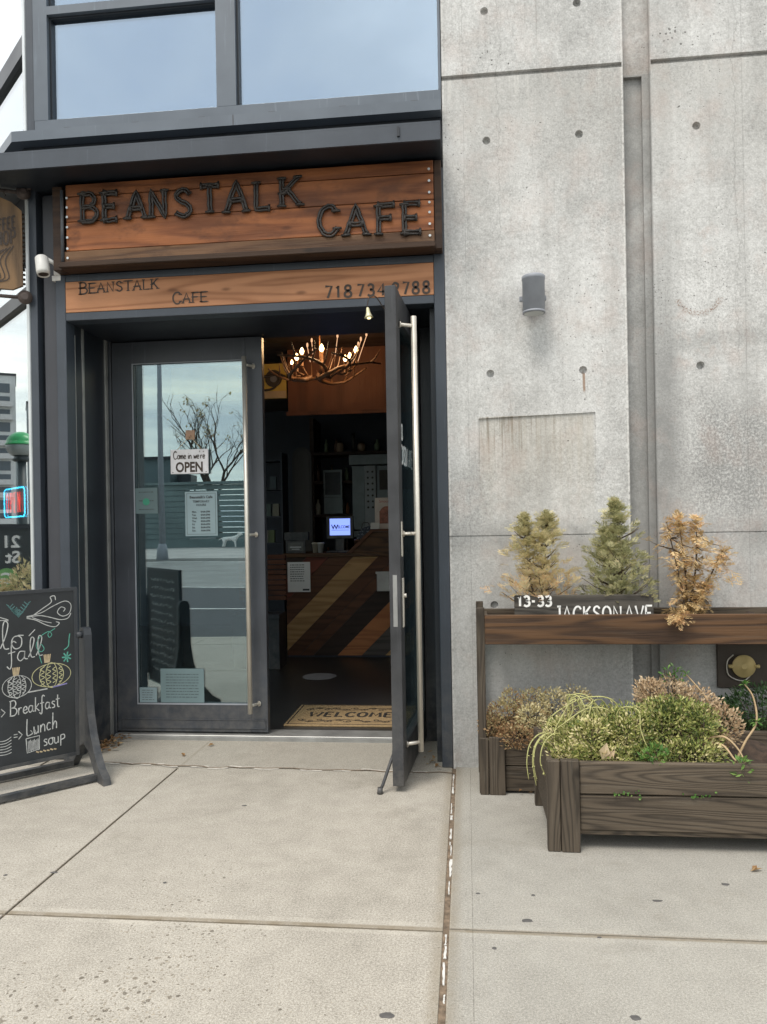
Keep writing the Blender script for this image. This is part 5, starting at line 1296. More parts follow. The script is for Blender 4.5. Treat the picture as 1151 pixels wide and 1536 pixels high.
# ------------------------------------------------------------------ inside the cafe
FZ = .03
mt = thing('doormat', (-.95, 1.1, FZ), 'tan coir doormat printed welcome inside the doorway', 'doormat')
m = MB(); m.box(-1.37, .79, FZ, -.30, 1.42, FZ+.014, .003); m.build('mat', mat_plain('tan_coir', (.34, .235, .12), .95, 0, .2, 60, .6), mt)
M['mat_print'] = mat_plain('mat_print', (.035, .030, .026), .95, 0, .2, 40)
m = MB(); zt = FZ+.0155
st, tot = strokes('WELCOME', CAPS, .135, 1.0, .16)
for _, p in st: m.ribbon([(-1.235+a*.86, 1.035+b, zt) for a, b in p], .024, (0, 0, 1))
for x0, y0, x1, y1 in ((-1.352, .805, -.318, .815), (-1.352, 1.395, -.318, 1.405), (-1.352, .815, -1.342, 1.395), (-.328, .815, -.318, 1.395)): m.poly([(x0, y0, zt), (x1, y0, zt), (x1, y1, zt), (x0, y1, zt)])
for yy, sg in ((1.27, 1), (.915, -1)):
    for k in range(-6, 7):
        c = -.835+k*.072
        m.ribbon([(c+.034*math.cos(a*.7+(k % 2)*3)*(1-a/14), yy+sg*.028*math.sin(a*.7)*(1-a/14)+sg*.02*(1 if k % 2 else -1), zt) for a in range(0, 12)], .008, (0, 0, 1))
    m.ribbon([(-1.28+i*.03, yy+.03*math.sin(i*.42)*sg, zt) for i in range(30)], .010, (0, 0, 1))
m.build('print', M['mat_print'], mt)
m = MB(); m.lathe((-1.46, 2.65, FZ), [(.165, 0), (.165, .002)], (0, 0, 1), 32)
m.build('floor_sticker', mat_plain('pale_floor_sticker', (.28, .28, .29), .5, 0, .15, 6), loc=(-1.46, 2.65, FZ), label='round pale sticker on the dark cafe floor', cat='floor sticker')

ct = thing('service_counter', (-.6, 4.1, FZ), 'cafe counter faced with diagonal planks of mixed brown wood', 'counter')
def clip(poly, x0, x1, z0, z1):
    def cl_(p, f, g):
        o = []
        for i in range(len(p)):
            a, b = p[i], p[(i+1) % len(p)]
            if f(a): o.append(a)
            if f(a) != f(b):
                t = g(a, b); o.append((a[0]+(b[0]-a[0])*t, a[1]+(b[1]-a[1])*t))
        return o
    for f, g in ((lambda p: p[0] >= x0, lambda a, b: (x0-a[0])/(b[0]-a[0])), (lambda p: p[0] <= x1, lambda a, b: (x1-a[0])/(b[0]-a[0])), (lambda p: p[1] >= z0, lambda a, b: (z0-a[1])/(b[1]-a[1])), (lambda p: p[1] <= z1, lambda a, b: (z1-a[1])/(b[1]-a[1]))):
        if len(poly) < 3: return []
        poly = cl_(poly, f, g)
    return poly
cols = {'brown': ((.13, .055, .028), (.07, .032, .018)), 'tan': ((.52, .32, .14), (.33, .18, .075)), 'dark': ((.050, .030, .022), (.028, .018, .014)), 'orange': ((.55, .22, .085), (.36, .135, .055)), 'grey': ((.11, .095, .082), (.06, .05, .045)), 'red': ((.18, .05, .03), (.07, .022, .015))}
for k, (l, d) in cols.items(): M['pl_'+k] = mat_wood('plank_'+k, l, d, 'x', 1.0, .6, 14, .3)
# bands measured by z - x offset (45 degree boards)
edges = [(-9, 1.95, 'brown'), (1.95, 2.14, 'brown'), (2.14, 2.43, 'tan'), (1.79, 1.95, 'brown'), (1.52, 1.79, 'dark'), (1.24, 1.52, 'orange'), (.98, 1.24, 'grey'), (.72, .98, 'tan'), (.40, .72, 'brown'), (.1, .40, 'dark'), (-.2, .1, 'orange'), (-.5, -.2, 'brown'), (2.43, 2.70, 'brown'), (2.70, 2.96, 'red'), (2.96, 3.3, 'dark')]
edges[0] = (-.9, -.5, 'tan')
for c0, c1, k in edges:
    P = [(-4, -4+c0+.003), (3, 3+c0+.003), (3, 3+c1-.003), (-4, -4+c1-.003)]
    q = clip(P, -2.04, .6, FZ+.02, 1.155)
    if len(q) > 2:
        m = MB(); m.prism([(x, 3.75, z) for x, z in q], (0, .02, 0)); m.build('front_plank', M['pl_'+k], ct)
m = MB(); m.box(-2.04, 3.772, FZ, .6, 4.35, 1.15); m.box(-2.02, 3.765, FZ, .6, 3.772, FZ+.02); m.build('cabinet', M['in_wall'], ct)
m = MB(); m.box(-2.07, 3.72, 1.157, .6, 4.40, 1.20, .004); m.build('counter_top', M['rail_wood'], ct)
m = MB(); m.prism([(-1.30, 3.73, 1.2005), (.6, 3.73, 1.2005), (.6, 3.73, 1.43), (-1.06, 3.73, 1.43)], (0, .035, 0)); m.build('raised_screen', M['rail_wood'], ct)
m = MB(); m.prism([(-1.34, 3.70, 1.20), (-1.28, 3.70, 1.20), (-1.04, 3.70, 1.432), (.6, 3.70, 1.432), (.6, 3.70, 1.46), (-1.06, 3.70, 1.46)], (0, .10, 0)); m.build('screen_cap', M['pl_brown'], ct)
nt = thing('counter_notice', (-1.89, 3.74, .93), 'white printed notice taped to the counter front', 'notice')
m = MB(); m.box(-2.022, 3.744, .765, -1.762, 3.747, 1.102); m.build('sheet', mat_plain('bright_paper', (.78, .80, .80), .8, 0, .04), nt)
m = MB(); f = rows(8, .03, 8, .008); f(m, -2.022, .86, -1.80, 1.10, 3.7425); m.box(-1.85, 3.742, .78, -1.775, 3.743, .80); m.build('print', M['print'], nt)
mn = thing('till_screen', (-1.45, 3.95, 1.2), 'black till with a lit blue welcome screen on the counter', 'till')
m = MB(); m.box(-1.60, 3.93, 1.355, -1.29, 3.97, 1.615, .006); m.box(-1.50, 3.94, 1.215, -1.40, 4.0, 1.36, .004); m.box(-1.60, 3.88, 1.2, -1.32, 4.1, 1.222, .004); m.build('case', M['plastic_black'], mn)
m = MB(); m.box(-1.563, 3.927, 1.396, -1.327, 3.9305, 1.586); m.build('screen', M['screen'], mn)
m = MB(); m.text('W', .075, plane_M((-1.545, 3.9255, 1.465), (1, 0, 0), (0, 0, 1)), bold=.002); m.text('ELCOME', .046, plane_M((-1.472, 3.9255, 1.475), (1, 0, 0), (0, 0, 1)), bold=.001, sx=.8); m.box(-1.545, 3.9255, 1.452, -1.34, 3.926, 1.456); m.build('screen_lettering', M['ink'], mn)
cd1 = thing('menu_stand', (-.93, 3.80, 1.46), 'upright poster of food in an acrylic stand on the raised counter', 'poster')
m = MB(); m.box(-1.02, 3.78, 1.461, -.75, 3.786, 1.81); m.build('sheet', mat_plain('cream_poster', (.50, .46, .42), .6), cd1)
m = MB(); m.box(-.97, 3.776, 1.52, -.80, 3.778, 1.66); m.lathe((-.885, 3.777, 1.63), [(.085, 0), (.085, .001)], (0, 1, 0), 18); m.build('food_picture', mat_plain('reddish_print', (.22, .085, .055), .6, 0, .6, 25), cd1)
m = MB(); m.text('Smoothies', .045, plane_M((-.885, 3.7785, 1.755), (1, 0, 0), (0, 0, 1)), align='CENTER', sx=.9); m.build('print', mat_plain('red_print', (.35, .05, .04), .6), cd1)
m = MB(); m.prism([(-1.06, 3.66, 1.462), (-.96, 3.66, 1.462), (-.96, 3.69, 1.53), (-1.06, 3.69, 1.53)], (0, .01, .0)); m.build('card_holder', M['paper'], loc=(-1.01, 3.67, 1.46), label='small white card leaning on the raised counter edge', cat='card')
sg = thing('counter_sign', (-1.96, 3.85, 1.2), 'small black framed sign at the left end of the counter', 'sign')
m = MB(); m.box(-2.06, 3.84, 1.20, -1.83, 3.86, 1.345, .003); m.box(-2.08, 3.86, 1.345, -1.80, 3.92, 1.44, .004); m.build('case', M['plastic_black'], sg)
m = MB(); m.box(-2.035, 3.836, 1.222, -1.855, 3.841, 1.322); m.build('panel', mat_plain('grey_card', (.12, .125, .12), .6, 0, .3, 20), sg)
m = MB(); m.text('READY', .045, plane_M((-2.02, 3.835, 1.255), (1, 0, 0), (0, 0, 1)), sx=.8) if False else m.box(-2.01, 3.834, 1.262, -1.88, 3.8355, 1.275); m.box(-1.99, 3.834, 1.24, -1.90, 3.8355, 1.25); m.build('print', M['paper'], sg)
m = MB(); m.box(-1.0, 3.66, .77, -.70, 3.75, .985, .006); m.box(-1.01, 3.652, .965, -.69, 3.66, .99); m.build('metal_box', M['sill'], loc=(-.85, 3.7, .87), label='brushed metal box fixed to the counter front beside the open door', cat='box')
gb = thing('gift_bag', (-1.17, 3.98, 1.2), 'dark bag with pale floral pattern on the counter beside the screen', 'bag')
t_ = NT('floral_print'); vv = t_.voro(t_.obj(), 60); t_.bsdf(t_.mix(t_.math('LESS_THAN', vv['Distance'], .3), (.02, .03, .05), (.22, .26, .30)), .7)
m = MB(); m.prism([(-1.27, 3.90, 1.20), (-1.07, 3.90, 1.20), (-1.06, 3.90, 1.36), (-1.10, 3.90, 1.50), (-1.19, 3.90, 1.47), (-1.25, 3.90, 1.38)], (0, .12, 0)); m.build('bag_body', t_.m, gb)
m = MB(); m.tube(smooth_pts([(-1.20, 3.95, 1.46), (-1.18, 3.95, 1.53), (-1.12, 3.95, 1.53), (-1.11, 3.95, 1.49)], 4), .004, 5); m.build('bag_handle', M['ink'], gb)

# back bar
M['mach'] = mat_plain('machine_grey', (.16, .18, .18), .45, .3, .15, 8)
bb = thing('back_shelves', (-1.4, 5.2, FZ), 'dark shelving against the back wall of the cafe', 'shelves')
m = MB()
for zz in (1.0, 1.62, 2.05, 2.42): m.box(-1.95, 5.0, zz, .5, 5.5, zz+.035)
m.box(-2.0, 5.0, FZ, -1.95, 5.5, 2.9); m.box(-1.55, 5.0, 1.035, -1.52, 5.5, 1.62); m.build('shelf', M['dark_wood'], bb)
m = MB(); m.box(-2.02, 5.5, FZ, .5, 5.53, 2.9); m.build('back_panel', M['in_wall'], bb)
cm = thing('coffee_machine', (-1.2, 4.9, 1.04), 'tall grey coffee machine with dark button strip behind the counter', 'coffee machine')
m = MB(); m.box(-1.47, 4.86, 2.27, -.60, 5.15, 2.40, .006); m.box(-1.44, 4.9, 1.45, -1.28, 5.15, 2.26, .006); m.box(-1.13, 4.9, 1.45, -.62, 5.15, 2.26, .006); m.box(-1.47, 4.8, 1.36, -.60, 5.15, 1.44, .006); m.build('housing', M['mach'], cm)
m = MB(); m.box(-1.279, 4.87, 1.46, -1.131, 4.95, 2.26, .004); m.build('button_strip', mat_plain('pale_strip', (.26, .27, .27), .4), cm)
m = MB()
for k in range(7):
    for s in (-.03, .03): m.lathe((-1.205+s, 4.868, 2.18-k*.075), [(.014, 0), (.012, .006)], (0, -1, 0), 8)
m.box(-1.09, 4.888, 1.95, -.66, 4.899, 2.2); m.build('buttons', M['ink'], cm)
gr = thing('coffee_grinder', (-1.7, 4.95, 1.66), 'small framed appliance with a glass front on the back shelf', 'appliance')
m = MB(); m.box(-1.81, 4.9, 1.87, -1.57, 4.95, 1.90); m.box(-1.81, 4.9, 2.19, -1.57, 4.95, 2.22); m.box(-1.81, 4.9, 1.90, -1.79, 4.95, 2.19); m.box(-1.59, 4.9, 1.90, -1.57, 4.95, 2.19); m.box(-1.81, 4.93, 1.66, -1.57, 5.2, 1.87, .004); m.build('frame', M['mach'], gr)
m = MB(); m.box(-1.79, 4.93, 1.90, -1.59, 5.2, 2.19); m.build('glass_front', M['plastic_black'], gr)
for k, (xx, zz, a, b) in enumerate(((-1.62, 2.456, .09, .14), (-1.34, 2.456, .10, .12), (-1.44, 2.456, .05, .24))):
    th = thing('jar', (xx, 5.1, zz), ['tan jar at the left of the top back shelf', 'tan jar at the right of the top back shelf', 'slim dark bottle between the two tan jars'][k], 'jar')
    m = MB(); m.lathe((xx, 5.1, zz), [(a*.5, 0), (a*.5, b*.75), (a*.35, b*.9)], (0, 0, 1), 12); m.build('jar_body', mat_plain('jar_glaze%d' % k, [(.30, .20, .13), (.26, .17, .11), (.03, .025, .02)][k], .5), th)
    m = MB(); m.lathe((xx, 5.1, zz+b*.9), [(a*.38, 0), (a*.38, b*.12)], (0, 0, 1), 12); m.build('lid', M['dark_wood'], th)
# cups and bottles on the back shelves and counter
CUPC = [(.42, .38, .30), (.10, .05, .03), (.30, .12, .06), (.16, .20, .12), (.5, .5, .48), (.25, .18, .10)]
M_cup = [mat_plain('cup_colour%d' % i, c, .4) for i, c in enumerate(CUPC)]
rnd = random.Random(14)
for k in range(22):
    row = k % 4; zz = (1.656, 2.086, 1.036, 2.456)[row]; xx = -1.9+.095*((k*7) % 13)+rnd.uniform(-.02, .02); hgt = rnd.uniform(.10, .24); rd = rnd.uniform(.022, .04)
    if row == 3 and -1.7 < xx < -1.25: xx = -1.86+.01*k
    m = MB(); m.lathe((xx, 5.06+.012*(k % 5), zz), [(rd, 0), (rd, hgt*.6), (rd*.45, hgt*.78), (rd*.42, hgt)], (0, 0, 1), 10)
    m.build('bottle', M_cup[k % 6], loc=(xx, 5.06, zz), label='one of many dim bottles and jars lined along the back bar shelves', cat='bottle', group='bottles along the back bar shelves')
for k, (xx, hh) in enumerate(((-1.72, .10), (-1.66, .10), (-1.235, .13))):
    m = MB(); m.lathe((xx, 3.86, 1.2), [(.028, 0), (.038, hh), (.041, hh), (.041, hh+.012), (.03, hh+.02)], (0, 0, 1), 12)
    m.build('paper_cup', M_cup[(0, 4, 1)[k]], loc=(xx, 3.86, 1.2), label=['cream paper cup on the counter nearest the small framed sign', 'white paper cup between the cream cup and the till screen', 'dark lidded cup right of the till screen'][k], cat='cup', group='cups on the counter')
# bulkhead, painting, arch
m = MB(); m.box(-1.715, 2.6, 2.60, 2.0, 2.7, 3.23); m.box(-1.73, 2.585, 2.585, 2.0, 2.60, 2.62)
m.build('wood_bulkhead', M['in_red'], loc=(0, 2.6, 2.6), label='reddish brown wooden bulkhead hanging behind the chandelier', cat='bulkhead')
m = MB(); m.box(-1.78, 2.62, FZ, -1.73, 2.72, 3.23); m.build('pillar', M['in_wall'], loc=(-1.75, 2.67, FZ), label='slim dark pillar at the left end of the bulkhead', cat='pillar') if False else m.bm.free()
pt = thing('yellow_painting', (-2.1, 2.62, 2.93), 'yellow painting with a dark branch and round face inside the door', 'painting')
m = MB(); m.box(-2.9, 2.62, 2.765, -1.735, 2.66, 3.105); m.build('canvas', mat_plain('ochre_paint', (.42, .27, .05), .6, 0, .15, 8), pt)
m = MB(); m.box(-2.9, 2.613, 2.765, -1.735, 2.619, 2.835); m.build('lower_band', mat_plain('tan_paint', (.34, .23, .13), .6), pt)
m = MB(); m.lathe((-1.86, 2.618, 2.96), [(.085, 0), (.085, .004)], (0, -1, 0), 20); m.tube(smooth_pts([(-2.2, 2.612, 2.99), (-1.95, 2.612, 2.98), (-1.82, 2.612, 3.0), (-1.74, 2.612, 2.97)], 4), .014, 5); m.tube(smooth_pts([(-1.79, 2.612, 2.98), (-1.82, 2.612, 2.90), (-1.90, 2.612, 2.85), (-2.1, 2.612, 2.85)], 4), .011, 5); m.build('dark_branch', M['ink'], pt)
m = MB(); m.lathe((-1.86, 2.612, 2.955), [(.034, 0), (.034, .002)], (0, -1, 0), 14); m.build('round_face', mat_plain('grey_paint', (.12, .11, .12), .6), pt)
ap = thing('arched_panel', (-1.95, 3.45, 1.2), 'dull grey arched panel standing left of the counter', 'panel')
m = MB(); pts = [(-2.12, 4.5, 1.1), (-1.88, 4.5, 1.1)]+[(-2.0+.12*math.cos(a*math.pi/10), 4.5, 2.35+.13*math.sin(a*math.pi/10)) for a in range(0, 11)]
m.prism(pts, (0, .03, 0)); m.build('panel_body', mat_plain('dull_panel', (.055, .05, .047), .7), ap)
m = MB(); pts = [(-2.09, 4.497, 1.15), (-1.91, 4.497, 1.15)]+[(-2.0+.09*math.cos(a*math.pi/10), 4.497, 2.33+.10*math.sin(a*math.pi/10)) for a in range(0, 11)]; m.prism(pts, (0, .0028, 0)); m.build('inner_field', mat_plain('dull_field', (.07, .063, .058), .7), ap)
sc2 = thing('slatted_bench', (-2.1, 3.3, FZ), 'dark red slatted bench side just inside the glass door', 'bench')
m = MB()
for k in range(9): m.box(-2.45, 3.28, .72+k*.055, -1.93, 3.31, .766+k*.055, .003)
m.build('backrest', M['in_red'], sc2)
m = MB(); m.box(-2.45, 3.0, .55, -1.94, 3.28, .60, .004); m.box(-2.45, 3.02, FZ, -1.95, 3.31, .55); m.build('seat', M['plastic_black'], sc2)
gsh = thing('merchandise_rack', (-2.25, 4.3, FZ), 'tall dim rack with small packets left of the counter', 'rack')
m = MB()
for zz in (.4, .9, 1.3, 1.62, 1.95, 2.3): m.box(-2.62, 4.3, zz, -2.22, 4.6, zz+.015)
m.box(-2.64, 4.3, FZ, -2.62, 4.6, 2.4); m.box(-2.22, 4.3, FZ, -2.20, 4.6, 2.4); m.build('rack_frame', M['in_wall'], gsh)
for k, (xx, zz, c) in enumerate(((-2.36, 1.315, (.10, .13, .05)), (-2.30, 1.635, (.22, .20, .15)), (-2.40, 1.635, (.09, .12, .11)), (-2.33, 1.965, (.06, .08, .09)), (-2.42, 1.315, (.16, .15, .13)))):
    m = MB(); m.prism([(xx-.04, 4.34, zz), (xx+.04, 4.34, zz), (xx+.036, 4.36, zz+.15), (xx-.036, 4.36, zz+.15)], (0, .05, 0)); m.build('packet', mat_plain('packet_paper%d' % k, c, .6), loc=(xx, 4.36, zz), label=['green packet on the lower rack shelf', 'cream packet on the middle rack shelf', 'grey green packet beside the cream packet', 'dark packet on the upper rack shelf', 'grey packet beside the green packet'][k], cat='packet', group='packets on the rack')

# antler chandelier
ch = thing('antler_chandelier', (-1.18, 1.85, 2.87), 'rustic antler branch chandelier with glowing candle bulbs hung inside the door', 'chandelier')
CC = Vector((-1.25, 1.85, 2.80)); rnd = random.Random(12)
M['antler'] = mat_plain('brown_antler', (.145, .070, .034), .5, 0, .35, 25, .4)
for k in range(7):
    a0 = k*2*math.pi/7+.3; m = MB(); P = []
    for i in range(12):
        q = i/11; a = a0+q*(1.9 if k % 2 else -1.5); r_ = .08+.42*q-.05*math.sin(q*6+k); z_ = .02+.035*math.sin(q*4+k)+.13*q**2
        P.append(CC+Vector((math.cos(a)*r_, math.sin(a)*r_, z_-.02+rnd.uniform(-.004, .004))))
    m.tube(P, [.021*(1-.75*i/11)+.002 for i in range(12)], 7)
    for j, hh in ((3, .12), (5, .17), (7, .14), (9, .10)):
        b = P[j]; d = (P[j]-P[j-1]).normalized(); side = Vector((-d.y, d.x, 0))*rnd.choice((-1, 1))
        m.tube(smooth_pts([tuple(b), tuple(b+side*.04+d*.02+Vector((0, 0, hh*.35))), tuple(b+side*.07+d*.05+Vector((0, 0, hh)))], 4), [.011, .010, .009, .008, .007, .006, .0045, .003, .0015][:9], 6)
    m.build('antler', M['antler'], ch)
bl_pos = [(-1.409, 1.85, 3.045), (-1.445, 1.80, 2.985), (-1.50, 1.85, 2.962), (-1.22, 1.78, 3.045), (-1.024, 1.83, 2.965), (-.990, 1.87, 2.995), (-.945, 1.95, 3.06)]
for k, p in enumerate(bl_pos):
    m = MB(); m.lathe((p[0], p[1], p[2]-.14), [(.018, 0), (.014, .006), (.013, .09), (.017, .095), (.017, .100)], (0, 0, 1), 10)
    m.tube([(p[0], p[1], p[2]-.14), (CC.x+(p[0]-CC.x)*.7, CC.y+(p[1]-CC.y)*.7, CC.z+.02)], .008, 5); c = m.build('candle_holder', M['antler'], ch)
    m = MB(); s = [1, 1, .65, 1.1, .9, .9, 1][k]; m.lathe((p[0], p[1], p[2]-.038), [(.006, 0), (.017*s, .016*s), (.019*s, .03*s), (.011*s, .05*s), (.002, .064*s)], (0, 0, 1), 10); m.build('bulb', M['bulb'], ch)
for p in ((-1.33, 1.9, 3.125), (-1.37, 1.9, 3.085), (-1.10, 1.9, 3.155), (-.93, 2.0, 3.10), (-.90, 1.95, 3.13), (-.85, 1.95, 3.17)):  # added dots whose faint glow stands in for ceiling reflections of the bulbs
    m = MB(); m.lathe(p, [(.005, 0), (.009, .006), (.008, .028), (.002, .036)], (0, 0, 1), 8); m.tube([p, (CC.x+(p[0]-CC.x)*.8, p[1], 2.95)], .003, 4); m.build('dim_candle', M['bulb_dim'], ch)
m = MB(); m.tube([CC, CC+Vector((0, 0, .43))], .006, 6); m.lathe(CC+Vector((0, 0, .40)), [(.05, 0), (.06, .028)], (0, 0, 1), 12); m.build('hanging_rod', M['antler'], ch)
pl = bpy.data.lights.new('chandelier_glow', 'POINT'); pl.energy = 7; pl.color = (1, .62, .30); pl.shadow_soft_size = .12
po = bpy.data.objects.new('chandelier_glow', pl); COL.objects.link(po); po.location = (-1.18, 1.72, 3.08)

# neon sign behind the slanted glass
nn = thing('neon_open_sign', sw(.73, -.10, 1.7), 'lit neon sign spelling open in red inside a blue border', 'neon sign')
m = MB(); c = []
for (a, b) in ((.17, 1.615), (.66, 1.615), (.66, 1.815), (.17, 1.815)): c.append((a, b))
P = [(.47+a, b) for a, b in ((.035, 1.61), (.485, 1.61), (.52, 1.63), (.52, 1.80), (.485, 1.82), (.035, 1.82), (0, 1.80), (0, 1.63), (.035, 1.61))]
m.tube([sw(a, -.085, b) for a, b in P], .0048, 8); m.build('border_tube', M['tube_blue'], nn)
m = MB(); st, tot = strokes('OPEN', CAPS, .145, 1.12, .42)
for _, p in st: m.tube([sw(.935-a*(.40/tot), -.085, 1.643+b) for a, b in p], .0024, 6)
m.build('letter_tube', M['tube_red'], nn)
m = MB(); m.tube([sw(.60, -.09, 1.82), sw(.60, -.09, 2.95)], .0015, 4); m.tube([sw(.87, -.09, 1.82), sw(.87, -.09, 2.95)], .0015, 4); m.build('hanging_wire', M['ink'], nn)
m = MB(); sbox(m, .475, -.124, 1.605, .985, -.118, 1.825); m.build('back_plate', mat_plain('dark_plate_neon', (.008, .010, .014), .9, spec=.1), nn)

# ------------------------------------------------------------------ street seen in the glass
cw = thing('corrugated_wall', (-20, -51.5, 0), 'long tall corrugated metal hoarding across the road', 'wall')
m = MB(); rnd = random.Random(2)
zz = .3
m.box(-120, -51.9, 0, 60, -51.3, .4)
while zz < 4.9: m.box(-120, -51.55, zz, 60, -51.42-.06*rnd.random(), zz+.36, 0); zz += .42
m.box(-120, -51.9, 4.9, 60, -51.2, 5.1)
m.build('panel', mat_plain('grey_green_metal', (.15, .20, .20), .6, 0, .25, .3), cw)
fb = thing('far_building', (-27, -60, 0), 'plain low grey building behind the hoarding', 'building')
m = MB(); m.box(-29.0, -62, 0, -25.2, -57.5, 7.5); m.build('wall', mat_plain('grey_cladding', (.12, .16, .17), .8, 0, .2, .5), fb)
m = MB(); m.box(-29.2, -62.2, 7.5, -25.0, -57.3, 7.75); m.build('roof', M['steel'], fb)
m = MB(); m.box(-25.0, -60, 5, -23.8, -58.5, 6.2); m.box(-24.9, -59.9, 4, -24.8, -59.8, 5); m.box(-24.0, -59.9, 4, -23.9, -59.8, 5); m.build('roof_tank', M['steel'], fb)
lp = thing('street_lamp', (-14.5, -29.4, 0), 'tall slim grey street lamp pole across the road', 'street lamp')
m = MB(); m.tube([(-14.5, -29.4, 0), (-14.5, -29.4, 11)], [.16, .09], 10); m.lathe((-14.5, -29.4, 0), [(.3, 0), (.25, .5), (.17, .8)], (0, 0, 1), 10); m.build('pole', M['lamp_grey'], lp)
m = MB(); m.tube([(-14.5, -29.4, 10.8), (-14.5, -30.4, 11.3), (-14.5, -32, 11.4)], [.06, .05, .04], 8); m.box(-14.65, -32.9, 11.32, -14.35, -31.9, 11.48, .03); m.build('lamp_head', M['lamp_grey'], lp)
def bare_tree(name, base, H_, spread, label, seed, lean=(0, 0), depth=6, leafy=True, r0_=.22):
    rnd = random.Random(seed); th = thing(name, base, label, 'tree'); tr_ = MB(); br = MB(); lf = MB()
    def grow(p, d, L, r_, lv):
        n = 4; P = [p]; q = p
        for i in range(n):
            d = (d+Vector((rnd.uniform(-.16, .16), rnd.uniform(-.16, .16), rnd.uniform(-.02, .10)))).normalized(); q = q+d*L/n; P.append(q)
        mb_ = tr_ if lv == 0 else br
        mb_.tube(P, [r_*(1-.35*i/n) for i in range(n+1)], 6 if lv < 2 else (4 if lv < 4 else 3), caps=False)
        if lv >= depth:
            if leafy and rnd.random() < .34:
                for k in range(rnd.randint(2, 6)): lf.leaf(q+Vector((rnd.gauss(0, .12), rnd.gauss(0, .12), rnd.gauss(0, .1))), (rnd.uniform(-1, 1), rnd.uniform(-1, 1), rnd.uniform(-1, .3)), (0, 0, 1), .34, .16, rnd.random())
            return
        for k in range(3 if lv in (0, 1, 2) else 2):
            a = rnd.uniform(0, 6.283); t_ = rnd.uniform(.35, .75)*spread
            nd = (d+Vector((math.cos(a)*t_, math.sin(a)*t_, rnd.uniform(0, .25)))).normalized()
            st_ = P[-1] if k == 0 or lv == 0 else P[rnd.randint(2, 4)]
            grow(st_, nd, L*rnd.uniform(.66, .86), r_*.62*(.9 if k else 1), lv+1)
    grow(Vector(base), Vector((lean[0], lean[1], 1)).normalized(), H_*.23, r0_, 0)
    tr_.build('trunk', M['bark'], th); br.build('branches', M['bark'], th); lf.build('foliage', M['bark'] if False else M['rust_leaf'], th, recalc=False)
bare_tree('bare_tree', (-21.5, -59.4, 0), 16.5, 1.15, 'large nearly bare autumn tree behind the hoarding across the road', 5, (-.12, 0), 6, True, .35)
# white dog statue across the road
dg = bpy.data.meshes.new('dog'); dv = [(0, 0, .55), (.35, 0, .58), (.7, 0, .6), (.95, 0, .78), (1.05, 0, .92), (1.28, 0, .86), (.75, .1, .3), (.78, .1, 0), (.72, -.1, .3), (.74, -.1, 0), (-.02, .1, .3), (-.1, .1, .02), (.02, -.1, .3), (-.04, -.1, .02), (-.2, 0, .6), (-.42, 0, .48), (1.02, .05, 1.02), (1.02, -.05, 1.02)]
de = [(0, 1), (1, 2), (2, 3), (3, 4), (4, 5), (2, 6), (6, 7), (2, 8), (8, 9), (0, 10), (10, 11), (0, 12), (12, 13), (0, 14), (14, 15), (4, 16), (4, 17)]
dr = [.15, .14, .16, .10, .10, .05, .055, .04, .055, .04, .07, .04, .07, .04, .04, .02, .03, .03]
dg.from_pydata(dv, de, []); dobj = bpy.data.objects.new('dog_statue', dg); COL.objects.link(dobj)
sk = dobj.modifiers.new('s', 'SKIN')
for i, v in enumerate(dg.skin_vertices[0].data): v.radius = (dr[i], dr[i]); v.use_root = (i == 1)
ss = dobj.modifiers.new('ss', 'SUBSURF'); ss.levels = 2; ss.render_levels = 2
dobj.location = (-17.9, -49.4, .03); dobj.scale = (1.1, 1.1, 1.1); dg.materials.append(M['white'])
tag(dobj, 'white dog statue standing on the far pavement by the hoarding', 'statue')

# subway entrance and houses reflected in the slanted wall
sl_ = thing('subway_lamp', (-10.12, 3.95, 0), 'subway entrance lamp with a half green globe on a dark pole', 'lamp')
m = MB(); m.tube([(-10.12, 3.95, 0), (-10.12, 3.95, 2.70)], [.10, .075], 12); m.lathe((-10.12, 3.95, 2.64), [(.10, 0), (.14, .03), (.10, .07), (.12, .10)], (0, 0, 1), 14); m.lathe((-10.12, 3.95, 0), [(.17, 0), (.15, .35), (.10, .42)], (0, 0, 1), 12); m.build('pole', mat_plain('dark_green_pole', (.030, .045, .048), .5), sl_)
m = MB(); m.lathe((-10.12, 3.95, 2.74), [(.08, 0)]+[(.225*math.sin(math.radians(40+a*10)), .17-.22*math.cos(math.radians(40+a*10))) for a in range(0, 6)], (0, 0, 1), 20); m.build('lower_globe', mat_plain('milk_glass', (.30, .34, .34), .3), sl_)
m = MB(); m.lathe((-10.12, 3.95, 2.91), [(.236, 0), (.236, .02)]+[(.225*math.cos(math.radians(a*15)), .02+.20*math.sin(math.radians(a*15))) for a in range(0, 7)], (0, 0, 1), 20); m.build('green_cap', mat_plain('green_glass', (.02, .30, .09), .3), sl_)
se = thing('subway_railing', (-9.6, 4.2, 0), 'dark green subway entrance railing with station name panel', 'railing')
dx, dy = .47, .88
def SE(a, o, z): return (-9.56+dx*a+.88*o, 3.72+dy*a-.47*o, z)
def sebox(m, a0, o0, z0, a1, o1, z1): m.prism([SE(a0, o0, z0), SE(a1, o0, z0), SE(a1, o1, z0), SE(a0, o1, z0)], (0, 0, z1-z0))
m = MB(); sebox(m, -1.3, -.05, .35, 1.9, 0, 1.55); m.build('name_panel', mat_plain('black_panel', (.025, .032, .034), .5), se)
m = MB(); sebox(m, -1.6, -.06, 1.55, 2.0, .02, 1.62); sebox(m, -1.6, -.06, 0, -1.5, .02, 1.55); sebox(m, 1.9, -.06, 0, 2.0, .02, 1.55)
m.build('rail_frame', M['steel'], se)
tm = lambda a, z: plane_M(SE(a, .004, z), (dx, dy, 0), (0, 0, 1))
